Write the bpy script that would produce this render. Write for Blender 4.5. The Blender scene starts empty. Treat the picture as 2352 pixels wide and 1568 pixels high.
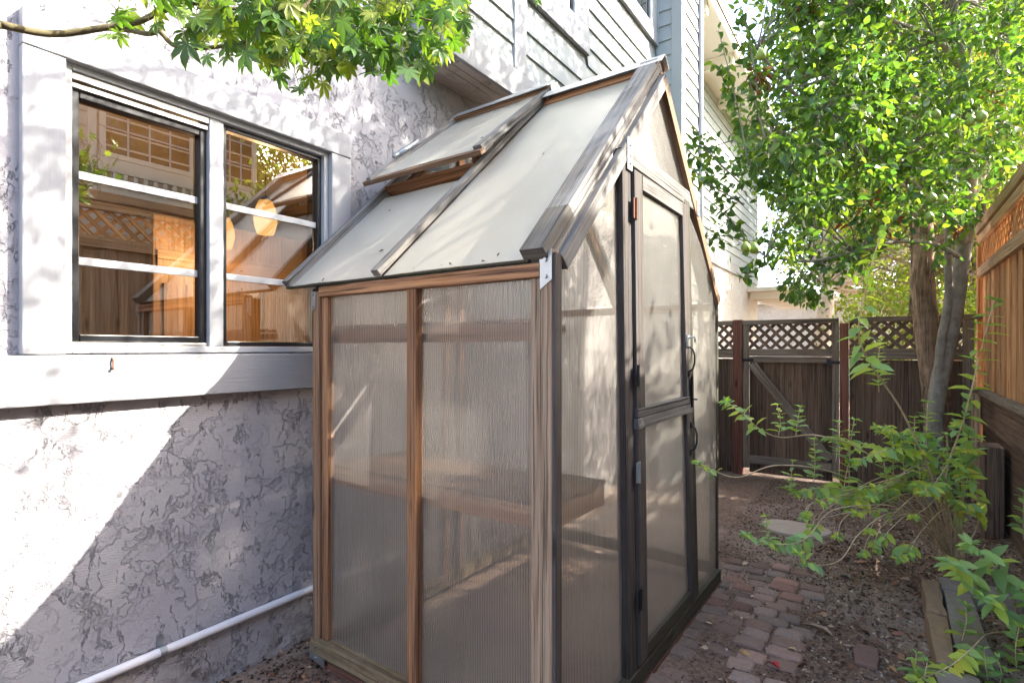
import bpy, math, random
import numpy as np
from mathutils import Vector, Matrix
R = random.Random(7)
NR = np.random.RandomState(11)
rad = math.radians
scn = bpy.context.scene
COL = scn.collection

# ------------------------------------------------------------------ camera, sky, sun, exposure
CAM = np.array([2.288, 0.0, 1.35]); YAW = rad(34.5); FPX = 1250.0; HOR = 801.0
cam_d = bpy.data.cameras.new('camera'); cam = bpy.data.objects.new('camera', cam_d); COL.objects.link(cam)
cam.location = CAM; cam.rotation_euler = (rad(90), 0, YAW)
cam_d.sensor_width = 36.0; cam_d.lens = 36.0 * FPX / 2352.0; cam_d.shift_y = 0.0072
cam_d.clip_start = 0.02; cam_d.clip_end = 2000
scn.camera = cam
SUN = Vector((1.0, 0.71, 0.95)).normalized()
w = bpy.data.worlds.new('World'); scn.world = w; w.use_nodes = True
nt = w.node_tree; bg = nt.nodes['Background']
sky = nt.nodes.new('ShaderNodeTexSky'); sky.sky_type = 'NISHITA'; sky.sun_disc = False; sky.dust_density = 3.0; sky.ozone_density = .6; sky.air_density = .9
sky.sun_elevation = math.asin(SUN.z); sky.sun_rotation = math.atan2(SUN.x, SUN.y)
nt.links.new(sky.outputs[0], bg.inputs[0]); bg.inputs[1].default_value = 0.15
sl = bpy.data.lights.new('sun', 'SUN'); sl.energy = 2.6; sl.angle = rad(0.53); sl.color = (1.0, 0.93, 0.82)
so = bpy.data.objects.new('sun', sl); COL.objects.link(so); so.rotation_euler = SUN.to_track_quat('Z', 'Y').to_euler()
scn.view_settings.view_transform = 'Standard'; scn.view_settings.look = 'None'
scn.view_settings.exposure = 3.1; scn.view_settings.gamma = 1.0
cy = scn.cycles
cy.max_bounces = 10; cy.diffuse_bounces = 5; cy.glossy_bounces = 4; cy.transmission_bounces = 6
cy.transparent_max_bounces = 16; cy.sample_clamp_indirect = 8; cy.caustics_reflective = False
cy.use_denoising = True

cY, sY = math.cos(YAW), math.sin(YAW)
def px(x, y, d):
    """a point seen at (x, y) of the 2352 px wide survey grid, d metres in front of the camera"""
    a = (x - 1176) / FPX * d; b = (HOR - y) / FPX * d
    return Vector((CAM[0] + a * cY - d * sY, a * sY + d * cY, CAM[2] + b))

# ------------------------------------------------------------------ material helpers
def nmat(name):
    m = bpy.data.materials.new(name); m.use_nodes = True
    t = m.node_tree; t.nodes.clear()
    out = t.nodes.new('ShaderNodeOutputMaterial')
    return m, t, out
def N(t, typ, **kw):
    n = t.nodes.new('ShaderNode' + typ)
    for k, v in kw.items():
        if k.startswith('i_'):
            n.inputs[k[2:].replace('_', ' ')].default_value = v
        else: setattr(n, k, v)
    return n
def L(t, a, b): t.links.new(a, b)
def ramp(t, src, stops, interp='LINEAR'):
    r = N(t, 'ValToRGB'); r.color_ramp.interpolation = interp
    e = r.color_ramp.elements
    while len(e) > 1: e.remove(e[-1])
    e[0].position = stops[0][0]; e[0].color = (*stops[0][1], 1) if hasattr(stops[0][1], '__len__') else (stops[0][1],) * 3 + (1,)
    for p, c in stops[1:]:
        q = e.new(p); q.color = (*c, 1) if hasattr(c, '__len__') else (c, c, c, 1)
    L(t, src, r.inputs[0]); return r
def mapping(t, src, scale=(1, 1, 1), loc=(0, 0, 0), rot=(0, 0, 0)):
    m = N(t, 'Mapping'); m.inputs['Scale'].default_value = scale; m.inputs['Location'].default_value = loc; m.inputs['Rotation'].default_value = rot
    L(t, src, m.inputs[0]); return m.outputs[0]
def noise(t, vec, scale, detail=4, rough=.55, dist=0.0):
    n = N(t, 'TexNoise'); n.inputs['Scale'].default_value = scale; n.inputs['Detail'].default_value = detail
    n.inputs['Roughness'].default_value = rough; n.inputs['Distortion'].default_value = dist
    L(t, vec, n.inputs['Vector']); return n.outputs['Fac']
def math_(t, op, a, b=None, clamp=False):
    n = N(t, 'Math', operation=op, use_clamp=clamp)
    for i, v in enumerate((a, b)):
        if v is None: continue
        if isinstance(v, (int, float)): n.inputs[i].default_value = v
        else: L(t, v, n.inputs[i])
    return n.outputs[0]
def mixc(t, f, a, b, mode='MIX'):
    n = N(t, 'Mix', data_type='RGBA', blend_type=mode)
    for s, v in ((n.inputs[0], f), (n.inputs[6], a), (n.inputs[7], b)):
        if isinstance(v, (int, float)): s.default_value = v
        elif isinstance(v, tuple): s.default_value = (*v, 1) if len(v) == 3 else v
        else: L(t, v, s)
    return n.outputs[2]
def pbsdf(t, out, color, rough=.7, bump=None, bdist=.003, bstr=1.0, metal=0.0, spec=.35):
    p = N(t, 'BsdfPrincipled'); p.inputs['Metallic'].default_value = metal; p.inputs['Specular IOR Level'].default_value = spec
    if isinstance(color, tuple): p.inputs['Base Color'].default_value = (*color, 1)
    else: L(t, color, p.inputs['Base Color'])
    if isinstance(rough, (int, float)): p.inputs['Roughness'].default_value = rough
    else: L(t, rough, p.inputs['Roughness'])
    if bump is not None:
        b = N(t, 'Bump'); b.inputs['Strength'].default_value = bstr; b.inputs['Distance'].default_value = bdist
        L(t, bump, b.inputs['Height']); L(t, b.outputs[0], p.inputs['Normal'])
    L(t, p.outputs[0], out.inputs[0]); return p
def geopos(t): return N(t, 'NewGeometry').outputs['Position']
def texuv(t): return N(t, 'TexCoord').outputs['UV']

def m_stucco(name, col):
    m, t, o = nmat(name); P = geopos(t)
    wv = N(t, 'TexNoise'); wv.inputs['Scale'].default_value = 9; wv.inputs['Detail'].default_value = 4; L(t, P, wv.inputs['Vector'])
    sub = N(t, 'VectorMath', operation='MULTIPLY_ADD'); L(t, wv.outputs['Color'], sub.inputs[0]); sub.inputs[1].default_value = (.06, .06, .06); L(t, P, sub.inputs[2])
    a = noise(t, mapping(t, sub.outputs[0], (1, 1, 1.35)), 3.4, 9, .63)
    b = noise(t, mapping(t, sub.outputs[0], (1, 1, 1.0), (3, 5, 1)), 7.5, 9, .64)
    pa = ramp(t, a, [(.475, 0.), (.488, 1.), (.52, .72), (.62, .80), (.70, .6)]).outputs[0]
    pb = ramp(t, b, [(.53, 0.), (.545, .95), (.57, .65), (.7, .85)]).outputs[0]
    plate = math_(t, 'MAXIMUM', pa, pb)
    wa = N(t, 'TexWave', bands_direction='Z'); wa.inputs['Scale'].default_value = 34; wa.inputs['Distortion'].default_value = 3.5
    wa.inputs['Detail'].default_value = 3; wa.inputs['Detail Scale'].default_value = .7
    L(t, mapping(t, P, (1, 1, 1), rot=(rad(8), 0, 0)), wa.inputs['Vector'])
    low = math_(t, 'SUBTRACT', 1.0, plate, True)
    comb = math_(t, 'MULTIPLY', math_(t, 'MULTIPLY', wa.outputs['Fac'], low), .055)
    fine = math_(t, 'MULTIPLY', noise(t, P, 95, 4, .65), .30)
    ck = math_(t, 'ABSOLUTE', math_(t, 'SUBTRACT', noise(t, mapping(t, sub.outputs[0], (1, 1.9, .8), (7, 1, 4), (rad(38), 0, 0)), 6.0, 8, .62), .5))
    ck = ramp(t, ck, [(.0, 1.), (.011, 0.)]).outputs[0]
    ck = math_(t, 'MULTIPLY', ck, ramp(t, noise(t, P, 9, 3), [(.47, 0.), (.54, 1.)]).outputs[0])
    h = math_(t, 'SUBTRACT', math_(t, 'ADD', math_(t, 'ADD', plate, comb), fine), math_(t, 'MULTIPLY', ck, 1.2))
    g = noise(t, P, 1.7, 5)
    c = mixc(t, ramp(t, g, [(.35, 0.), (.7, 1.)]).outputs[0], col, tuple(x * .9 for x in col))
    crack = ramp(t, noise(t, P, 240, 2), [(.70, 0.), (.76, 1.)]).outputs[0]
    sz = N(t, 'SeparateXYZ'); L(t, P, sz.inputs[0])
    spl = math_(t, 'MULTIPLY', ramp(t, sz.outputs[2], [(.0, 1.), (.16, .25), (.30, 0.)]).outputs[0], ramp(t, noise(t, P, 11, 6, .7), [(.45, 0.), (.60, 1.)]).outputs[0])
    c = mixc(t, math_(t, 'MULTIPLY', spl, .6), c, (.16, .12, .09))
    c = mixc(t, math_(t, 'MULTIPLY', crack, .35), c, (.25, .23, .22)); c = mixc(t, math_(t, 'MULTIPLY', ck, .22), c, (.12, .11, .10))
    pbsdf(t, o, c, .85, h, .0062, 1.0); return m
def m_paint(name, col, dirt=.12, rough=.6, grain=True):
    m, t, o = nmat(name); P = geopos(t); U = texuv(t)
    g = noise(t, mapping(t, U, (6, 120, 1)), 1.0, 5, .6)
    d = ramp(t, noise(t, P, 5, 7, .68), [(.45, 0.), (.75, 1.)]).outputs[0]
    sp = ramp(t, noise(t, P, 70, 3, .5), [(.71, 0.), (.75, 1.)]).outputs[0]
    c = mixc(t, math_(t, 'MULTIPLY', d, dirt), col, tuple(x * .55 for x in col))
    c = mixc(t, math_(t, 'MULTIPLY', sp, dirt * 2), c, (.22, .19, .17))
    pbsdf(t, o, c, rough, g if grain else noise(t, P, 60, 3), .0012, .9); return m
def m_wood(name, base, light, dark, grey=(.30, .29, .30), greyamt=.4, moss=0.0, rough=.8, scale=1.0):
    m, t, o = nmat(name); U = texuv(t)
    wv = noise(t, mapping(t, U, (2.2 * scale, 14 * scale, 1)), 1.0, 3)
    dv = N(t, 'VectorMath', operation='ADD'); cm = N(t, 'CombineXYZ'); L(t, math_(t, 'MULTIPLY', wv, .022), cm.inputs[1]); L(t, U, dv.inputs[0]); L(t, cm.outputs[0], dv.inputs[1])
    g1 = noise(t, mapping(t, dv.outputs[0], (2.5 * scale, 170 * scale, 1)), 1.0, 6, .65)
    g2 = noise(t, mapping(t, dv.outputs[0], (1.0 * scale, 48 * scale, 1), (4, 2, 0)), 1.0, 4, .6)
    c = mixc(t, ramp(t, g1, [(.38, 0.), (.60, 1.)]).outputs[0], dark, base)
    c = mixc(t, ramp(t, g2, [(.42, 0.), (.72, 1.)]).outputs[0], c, light)
    blo = ramp(t, noise(t, mapping(t, U, (3, 9, 1), (9, 1, 0)), 1.0, 5, .7), [(.40, 0.), (.62, 1.)]).outputs[0]
    gr = mixc(t, g1, tuple(x * .55 for x in grey), tuple(min(1, x * 1.5) for x in grey))
    c = mixc(t, math_(t, 'MULTIPLY', math_(t, 'ADD', math_(t, 'MULTIPLY', blo, .7), .3), greyamt), c, gr)
    tone = ramp(t, noise(t, mapping(t, U, (.22, .5, 1), (3, 8, 0)), 1.0, 1), [(.30, .62), (.70, 1.35)]).outputs[0]
    c = mixc(t, 1.0, c, tone, 'MULTIPLY')
    if moss > 0:
        mm = ramp(t, noise(t, geopos(t), 28, 6, .7), [(.42, 0.), (.58, 1.)]).outputs[0]
        c = mixc(t, math_(t, 'MULTIPLY', mm, moss), c, (.055, .060, .018))
    vk = N(t, 'TexVoronoi'); vk.inputs['Scale'].default_value = 1.0; L(t, mapping(t, dv.outputs[0], (2.6, 9.0, 1), (2, 3, 0)), vk.inputs['Vector'])
    kn = ramp(t, vk.outputs['Distance'], [(.05, 1.), (.13, .35), (.17, 0.)]).outputs[0]
    c = mixc(t, math_(t, 'MULTIPLY', kn, .8), c, tuple(x * .45 for x in dark))
    cr = ramp(t, noise(t, mapping(t, dv.outputs[0], (1.3 * scale, 120 * scale, 1), (1, 7, 0)), 1.0, 4, .55), [(.37, 0.), (.43, 1.)]).outputs[0]
    c = mixc(t, math_(t, 'MULTIPLY', math_(t, 'SUBTRACT', 1.0, cr, True), .75), c, tuple(x * .3 for x in dark))
    h = math_(t, 'ADD', g1, math_(t, 'MULTIPLY', cr, 1.0))
    pbsdf(t, o, c, rough, h, .0022, .9); return m
def m_poly(name, body=.62, tint=(.80, .79, .74), seetint=(.90, .88, .84), dirt=.3, per=.0105, rr=.22, clear=.5, diff=.42):
    m, t, o = nmat(name); U = texuv(t); P = geopos(t)
    sep = N(t, 'SeparateXYZ'); L(t, U, sep.inputs[0])
    s = math_(t, 'SINE', math_(t, 'MULTIPLY', sep.outputs[0], 2 * math.pi / per))
    rib = math_(t, 'MULTIPLY_ADD', s, .5); rib.node.inputs[2].default_value = .5
    d1 = ramp(t, noise(t, mapping(t, P, (1, 1, .6)), 3.2, 7, .66), [(.38, 0.), (.72, 1.)]).outputs[0]
    spk = ramp(t, noise(t, P, 130, 2), [(.735, 0.), (.76, 1.)]).outputs[0]
    tc = mixc(t, math_(t, 'MULTIPLY', d1, dirt), tint, (.42, .39, .33))
    tc = mixc(t, math_(t, 'MULTIPLY', spk, .5), tc, (.15, .13, .10))
    bm = N(t, 'Bump'); bm.inputs['Strength'].default_value = .5; bm.inputs['Distance'].default_value = .0015
    hh = math_(t, 'ADD', rib, math_(t, 'MULTIPLY', noise(t, P, 7, 3), 3.0)); L(t, hh, bm.inputs['Height'])
    tr = N(t, 'BsdfTranslucent'); L(t, tc, tr.inputs[0]); di = N(t, 'BsdfDiffuse'); L(t, tc, di.inputs[0]); L(t, bm.outputs[0], di.inputs[1])
    b = N(t, 'MixShader'); b.inputs[0].default_value = diff; L(t, tr.outputs[0], b.inputs[1]); L(t, di.outputs[0], b.inputs[2])
    tp = N(t, 'BsdfTransparent'); tp.inputs[0].default_value = (*seetint, 1)
    rf = N(t, 'BsdfRefraction'); rf.inputs['Color'].default_value = (*seetint, 1); rf.inputs['IOR'].default_value = 1.08; rf.inputs['Roughness'].default_value = rr
    se = N(t, 'MixShader'); se.inputs[0].default_value = 1 - clear; L(t, tp.outputs[0], se.inputs[1]); L(t, rf.outputs[0], se.inputs[2])
    f = math_(t, 'ADD', body - .08, math_(t, 'MULTIPLY', rib, .16))
    f = math_(t, 'ADD', f, math_(t, 'MULTIPLY', d1, .10), True)
    mx = N(t, 'MixShader'); L(t, f, mx.inputs[0]); L(t, se.outputs[0], mx.inputs[1]); L(t, b.outputs[0], mx.inputs[2])
    gl = N(t, 'BsdfGlossy'); gl.inputs['Roughness'].default_value = .24; L(t, bm.outputs[0], gl.inputs['Normal'])
    fr = N(t, 'Fresnel'); fr.inputs[0].default_value = 1.5; L(t, bm.outputs[0], fr.inputs['Normal'])
    mg = N(t, 'MixShader'); L(t, math_(t, 'MULTIPLY', fr.outputs[0], .75), mg.inputs[0]); L(t, mx.outputs[0], mg.inputs[1]); L(t, gl.outputs[0], mg.inputs[2])
    L(t, mg.outputs[0], o.inputs[0]); return m
def m_glass(name, refl=.30, tint=(.86, .80, .70)):
    m, t, o = nmat(name)
    tp = N(t, 'BsdfTransparent'); tp.inputs[0].default_value = (*tint, 1)
    gl = N(t, 'BsdfGlossy'); gl.inputs['Roughness'].default_value = .0; gl.inputs[0].default_value = (1, .95, .88, 1)
    bm = N(t, 'Bump'); bm.inputs['Strength'].default_value = .06; bm.inputs['Distance'].default_value = .002
    L(t, noise(t, geopos(t), 2.2, 2), bm.inputs['Height']); L(t, bm.outputs[0], gl.inputs['Normal'])
    fr = N(t, 'Fresnel'); fr.inputs[0].default_value = 1.5
    mx = N(t, 'MixShader'); L(t, math_(t, 'ADD', fr.outputs[0], refl - .04, True), mx.inputs[0]); L(t, tp.outputs[0], mx.inputs[1]); L(t, gl.outputs[0], mx.inputs[2])
    L(t, mx.outputs[0], o.inputs[0]); return m
def m_plain(name, col, rough=.5, metal=0.0, spec=.4, var=.25, sc=25):
    m, t, o = nmat(name); P = geopos(t); n = noise(t, P, sc, 5, .65)
    c = mixc(t, n, tuple(x * (1 - var) for x in col), tuple(min(1, x * (1 + var)) for x in col))
    pbsdf(t, o, c, rough, n, .001, .5, metal, spec); return m
def m_leaf(name, trans=.38, rough=.38, tcol=(1.35, 1.5, .45), spec=.5):
    m, t, o = nmat(name)
    a = N(t, 'Attribute', attribute_name='Col')
    p = N(t, 'BsdfPrincipled'); p.inputs['Roughness'].default_value = rough; p.inputs['Specular IOR Level'].default_value = spec
    L(t, a.outputs['Color'], p.inputs['Base Color'])
    tl = N(t, 'BsdfTranslucent'); L(t, mixc(t, 1.0, a.outputs['Color'], tcol, 'MULTIPLY'), tl.inputs[0])
    mx = N(t, 'MixShader'); mx.inputs[0].default_value = trans; L(t, p.outputs[0], mx.inputs[1]); L(t, tl.outputs[0], mx.inputs[2])
    L(t, mx.outputs[0], o.inputs[0]); return m
def m_attr(name, rough=.9):
    m, t, o = nmat(name); a = N(t, 'Attribute', attribute_name='Col')
    n = noise(t, geopos(t), 60, 5, .7)
    c = mixc(t, n, mixc(t, 1.0, a.outputs['Color'], (.6, .6, .6), 'MULTIPLY'), mixc(t, 1.0, a.outputs['Color'], (1.35, 1.35, 1.35), 'MULTIPLY'))
    pbsdf(t, o, c, rough, n, .003, .8); return m
def m_bark(name, c1, c2, su=(6, 60), bd=.006):
    m, t, o = nmat(name); U = texuv(t)
    n = noise(t, mapping(t, U, (su[0], su[1], 1)), 1.0, 6, .65, .3)
    b = ramp(t, noise(t, geopos(t), 14, 5, .6), [(.4, 0.), (.65, 1.)]).outputs[0]
    c = mixc(t, ramp(t, n, [(.35, 0.), (.65, 1.)]).outputs[0], c1, c2)
    c = mixc(t, math_(t, 'MULTIPLY', b, .35), c, tuple(x * 1.5 for x in c2))
    pbsdf(t, o, c, .85, n, bd, 1.0); return m
def m_soil():
    m, t, o = nmat('soil'); P = geopos(t)
    a = noise(t, P, 1.3, 6, .6); b = noise(t, P, 42, 6, .75); c3 = noise(t, P, 170, 4, .7)
    bare = ramp(t, a, [(.45, 0.), (.60, 1.)]).outputs[0]
    c = mixc(t, ramp(t, b, [(.35, 0.), (.68, 1.)]).outputs[0], (.09, .058, .042), (.34, .225, .16))
    c = mixc(t, math_(t, 'MULTIPLY', bare, .7), c, (.42, .32, .25))
    c = mixc(t, ramp(t, c3, [(.62, 0.), (.75, .8)]).outputs[0], c, (.36, .29, .24))
    pbsdf(t, o, c, .95, math_(t, 'ADD', b, math_(t, 'MULTIPLY', c3, .6)), .012, 1.0); return m
def m_emit(name, col, s):
    m, t, o = nmat(name); P = N(t, 'TexCoord').outputs['Generated']
    sp = N(t, 'SeparateXYZ'); L(t, P, sp.inputs[0])
    rp = ramp(t, sp.outputs[2], [(0., (1., .58, .20)), (.45, (1., .62, .25)), (.8, (1., .52, .14)), (1., (.7, .32, .05))])
    e = N(t, 'Emission'); L(t, rp.outputs[0], e.inputs[0]); e.inputs[1].default_value = s
    L(t, e.outputs[0], o.inputs[0]); return m

M = {}
M['stucco'] = m_stucco('lilac_grey_stucco', (.425, .412, .435))
M['stucco_cream'] = m_stucco('white_stucco', (.62, .60, .57))
M['trim'] = m_paint('white_trim_paint', (.335, .34, .355), .24)
M['siding'] = m_paint('pale_grey_siding_paint', (.325, .35, .345), .07)
M['cream'] = m_paint('cream_soffit_paint', (.72, .68, .58), .05)
M['soffit'] = m_stucco('soffit_stucco', (.58, .52, .48))
M['tan_siding'] = m_paint('tan_siding_paint', (.56, .47, .38), .06)
M['tan_trim'] = m_paint('tan_trim_paint', (.66, .58, .49), .06)
M['vinyl'] = m_plain('white_window_frame', (.42, .43, .44), .4, 0, .4, .06)
M['alu'] = m_plain('aluminium_track', (.55, .54, .50), .35, .7, .5, .12)
M['gasket'] = m_plain('black_gasket', (.012, .013, .016), .35, 0, .5, .2)
M['glass'] = m_glass('window_glass', .36)
M['glass_dark'] = m_glass('upper_window_glass', .45, (.5, .5, .48))
M['nglass'] = m_plain('neighbour_window_glass', (.10, .065, .035), .03, 0, .9, .3, 3)
M['redwood'] = m_wood('redwood_brown', (.30, .135, .055), (.46, .235, .10), (.085, .034, .014), greyamt=.12)
M['redgrey'] = m_wood('redwood_half_weathered', (.24, .125, .062), (.36, .205, .11), (.065, .033, .017), (.25, .185, .14), .32)
M['railwood'] = m_wood('shade_toned_rail_wood', (.10, .088, .078), (.17, .155, .14), (.022, .018, .016), (.15, .148, .145), .8)  # grey wood with the shade on the rails worked into the colour
M['bench'] = m_wood('orange_bench_wood', (.58, .30, .14), (.70, .42, .22), (.30, .14, .06), greyamt=.05)
M['greywood'] = m_wood('weathered_grey_wood', (.145, .128, .112), (.245, .228, .21), (.03, .026, .023), (.235, .236, .232), .82)
M['palewood'] = m_wood('pale_bleached_wood', (.40, .28, .185), (.54, .41, .29), (.17, .105, .06), (.42, .34, .27), .40)
M['darkwood'] = m_wood('dark_weathered_wood', (.056, .043, .036), (.11, .088, .075), (.015, .012, .010), (.095, .088, .085), .6)
M['mosswood'] = m_wood('mossy_wood', (.20, .13, .07), (.32, .24, .13), (.06, .04, .02), (.24, .20, .15), .35, .28)
M['darkmoss'] = m_wood('dark_mossy_sill', (.038, .029, .024), (.075, .06, .05), (.012, .009, .008), (.06, .058, .05), .5, .5)
M['skirt'] = m_wood('painted_brown_skirt', (.20, .085, .055), (.24, .11, .07), (.13, .05, .035), (.16, .10, .08), .25)
M['fence'] = m_wood('orange_fence_boards', (.66, .31, .12), (.84, .52, .26), (.34, .13, .05), (.48, .32, .20), .18)
M['fence_dim'] = m_wood('dimmed_fence_boards', (.34, .21, .13), (.46, .32, .21), (.17, .09, .05), (.36, .29, .23), .4)  # same fence boards, with the dim tone of their mirrored view put into the colour
M['fencerail'] = m_wood('weathered_orange_rail', (.60, .35, .18), (.75, .50, .30), (.28, .14, .07), (.50, .40, .31), .5)
M['gateboard'] = m_wood('dark_gate_boards', (.115, .070, .048), (.23, .145, .095), (.035, .020, .014), (.20, .15, .12), .35)
M['gateframe'] = m_wood('grey_gate_frame', (.21, .155, .115), (.32, .25, .19), (.07, .05, .035), (.27, .235, .20), .6)
M['redpost'] = m_wood('red_brown_post', (.20, .075, .05), (.27, .11, .075), (.09, .033, .022), (.22, .14, .12), .2)
M['lattice'] = m_wood('brown_lattice', (.17, .105, .07), (.26, .17, .12), (.06, .038, .026), (.21, .17, .145), .4)
M['poly_side'] = m_poly('ribbed_panel_side', .32, (.85, .805, .765), (.95, .925, .895), .22, clear=.45, diff=.22)
M['poly_gable'] = m_poly('ribbed_panel_gable', .34, (.80, .77, .70), (.95, .92, .87), .25, clear=.85, diff=.35)
M['poly_far'] = m_poly('ribbed_panel_far', .28, (.80, .78, .72), (.95, .93, .90), .2, clear=.85)
M['poly_roof'] = m_poly('ribbed_panel_roof', .86, (.60, .58, .50), (.9, .88, .82), .45, diff=.75)
M['galv'] = m_plain('galvanised_steel', (.42, .45, .47), .42, .85, .5, .25, 18)
M['iron'] = m_plain('black_iron', (.03, .03, .034), .45, .6, .5, .4)
M['pipe'] = m_plain('painted_pipe', (.70, .69, .71), .4, 0, .4, .05)
M['rust'] = m_plain('rust', (.14, .06, .03), .8, .2, .3, .5, 80)
M['soil'] = m_soil()
M['attr'] = m_attr('litter', .9)
M['brick'] = m_attr('worn_brick', .9)
M['stone'] = m_plain('tan_concrete', (.42, .34, .27), .9, 0, .3, .22, 16)
M['pear'] = m_leaf('pear_leaf', .45, .36)
M['maple'] = m_leaf('maple_leaf', .45, .45)
M['shrubleaf'] = m_leaf('shrub_leaf', .40, .5)
M['far'] = m_leaf('far_leaf', .5, .5)
M['pearbark'] = m_bark('grey_pear_bark', (.165, .145, .115), (.28, .26, .22), (14, 25), .003)
M['shag'] = m_bark('shaggy_bark', (.085, .05, .032), (.46, .33, .23), (4, 130), .012)
M['maplebark'] = m_bark('olive_maple_bark', (.085, .07, .035), (.16, .135, .07), (9, 30), .002)
M['beigebark'] = m_bark('smooth_beige_bark', (.40, .33, .27), (.52, .44, .37), (4, 8), .003)
M['stem'] = m_bark('tan_stem', (.42, .30, .17), (.66, .52, .34), (20, 20), .001)
M['fruit'] = m_plain('green_pear_skin', (.22, .31, .05), .4, 0, .45, .22, 30)
M['room'] = m_plain('tan_room_wall', (.34, .24, .15), .8, 0, .2, .05, 2)
M['cab'] = m_wood('orange_cabinet_wood', (.21, .125, .07), (.28, .175, .10), (.15, .085, .045), greyamt=.0, rough=.4)
M['lamp'] = m_emit('amber_lamp_glass', (1, .6, .25), .20)

# ------------------------------------------------------------------ mesh helpers
class MB:
    def __init__(s): s.v = []; s.f = []; s.uv = []; s.c = []
    def quad(s, pts, uvs=None, col=None):
        k = len(s.v); s.v += [tuple(p) for p in pts]; s.f.append(tuple(range(k, k + len(pts))))
        s.uv.append(uvs or [(0, 0)] * len(pts)); s.c.append(col)
    def prism(s, a, b, ua, wa, e1, e2, off=None, col=None):
        """beam from a to b; cross-section half vectors ua (width), wa (thickness) of size e1, e2"""
        a = Vector(a); b = Vector(b); U = Vector(ua).normalized() * (e1 / 2); W = Vector(wa).normalized() * (e2 / 2)
        ln = (b - a).length; o = off if off is not None else (R.uniform(0, 40), R.uniform(0, 40))
        cs = [(-1, -1), (1, -1), (1, 1), (-1, 1)]
        A = [a + U * i + W * j for i, j in cs]; B = [b + U * i + W * j for i, j in cs]
        k = len(s.v); s.v += [tuple(p) for p in A + B]
        per = [0, e1, e1 + e2, 2 * e1 + e2, 2 * e1 + 2 * e2]
        for i in range(4):
            j = (i + 1) % 4
            s.f.append((k + i, k + j, k + 4 + j, k + 4 + i))
            s.uv.append([(o[0], o[1] + per[i]), (o[0], o[1] + per[i + 1]), (o[0] + ln, o[1] + per[i + 1]), (o[0] + ln, o[1] + per[i])]); s.c.append(col)
        s.f.append((k + 3, k + 2, k + 1, k)); s.f.append((k + 4, k + 5, k + 6, k + 7)); s.c += [col, col]
        for _ in range(2): s.uv.append([(o[0], o[1]), (o[0] + e1 * .2, o[1]), (o[0] + e1 * .2, o[1] + e2), (o[0], o[1] + e2)])
    def box(s, lo, hi, col=None):
        lo = Vector(lo); hi = Vector(hi); d = hi - lo; c = (lo + hi) / 2
        ax = max(range(3), key=lambda i: d[i]); o1, o2 = [i for i in range(3) if i != ax]
        e = [Vector((1, 0, 0)), Vector((0, 1, 0)), Vector((0, 0, 1))]
        s.prism(c - e[ax] * d[ax] / 2, c + e[ax] * d[ax] / 2, e[o1], e[o2], d[o1], d[o2], col=col)
    def tube(s, pts, rads, n=8, cap=True, wob=0.0):
        pts = [Vector(p) for p in pts]; k0 = len(s.v); ring = []; ln = 0; prev = None
        off = R.uniform(0, 20)
        for i, p in enumerate(pts):
            d = (pts[min(i + 1, len(pts) - 1)] - pts[max(i - 1, 0)]).normalized()
            if prev is None:
                u = d.orthogonal().normalized()
            else:
                u = (prev - d * prev.dot(d)); u = u.normalized() if u.length > 1e-6 else d.orthogonal().normalized()
            prev = u; v = d.cross(u)
            if i: ln += (pts[i] - pts[i - 1]).length
            r = rads[i] if hasattr(rads, '__len__') else rads
            for j in range(n):
                a = 2 * math.pi * j / n; q = r * (1 + (R.uniform(-wob, wob) if wob else 0))
                s.v.append(tuple(p + (u * math.cos(a) + v * math.sin(a)) * q))
            ring.append(ln)
        for i in range(len(pts) - 1):
            r = rads[i] if hasattr(rads, '__len__') else rads
            for j in range(n):
                j2 = (j + 1) % n; a = k0 + i * n
                s.f.append((a + j, a + j2, a + n + j2, a + n + j))
                c = 2 * math.pi * max(r, .004) / n
                s.uv.append([(off + ring[i], j * c), (off + ring[i], (j + 1) * c), (off + ring[i + 1], (j + 1) * c), (off + ring[i + 1], j * c)]); s.c.append(None)
        if cap:
            a = k0 + (len(pts) - 1) * n
            s.f.append(tuple(range(k0 + n - 1, k0 - 1, -1))); s.f.append(tuple(range(a, a + n))); s.c += [None, None]
            for _ in range(2): s.uv.append([(off, 0)] * n)
    def build(s, name, mat, parent=None, smooth=False, bevel=0.0, weld=False):
        me = bpy.data.meshes.new(name); me.from_pydata(s.v, [], s.f)
        ul = me.uv_layers.new(name='UVMap'); flat = [c for q in s.uv for p in q for c in p]; ul.data.foreach_set('uv', flat)
        if any(c is not None for c in s.c):
            ca = me.color_attributes.new('Col', 'FLOAT_COLOR', 'CORNER'); buf = []
            for f, c in zip(s.f, s.c):
                c = c or (.5, .5, .5)
                buf += [c[0], c[1], c[2], 1] * len(f)
            ca.data.foreach_set('color', buf)
        me.materials.append(M[mat] if isinstance(mat, str) else mat)
        if smooth: me.polygons.foreach_set('use_smooth', [True] * len(me.polygons))
        o = bpy.data.objects.new(name, me); COL.objects.link(o)
        if parent: o.parent = parent; o.matrix_parent_inverse = parent.matrix_world.inverted() if False else Matrix.Translation(-Vector(parent.get('_w', (0, 0, 0))))
        if bevel > 0:
            b = o.modifiers.new('bevel', 'BEVEL'); b.width = bevel; b.segments = 2; b.limit_method = 'ANGLE'; b.angle_limit = rad(40)
        return o
def tag(o, label, cat, group=None, kind=None):
    if label: o['label'] = label
    if cat: o['category'] = cat
    if group: o['group'] = group
    if kind: o['kind'] = kind
    return o
def thing(name, label, cat, loc=(0, 0, 0), group=None):
    o = bpy.data.objects.new(name, None); COL.objects.link(o); o.location = loc; o.empty_display_size = .1; o['_w'] = tuple(loc)
    return tag(o, label, cat, group)
def struct(o): o['kind'] = 'structure'; return o
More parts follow.
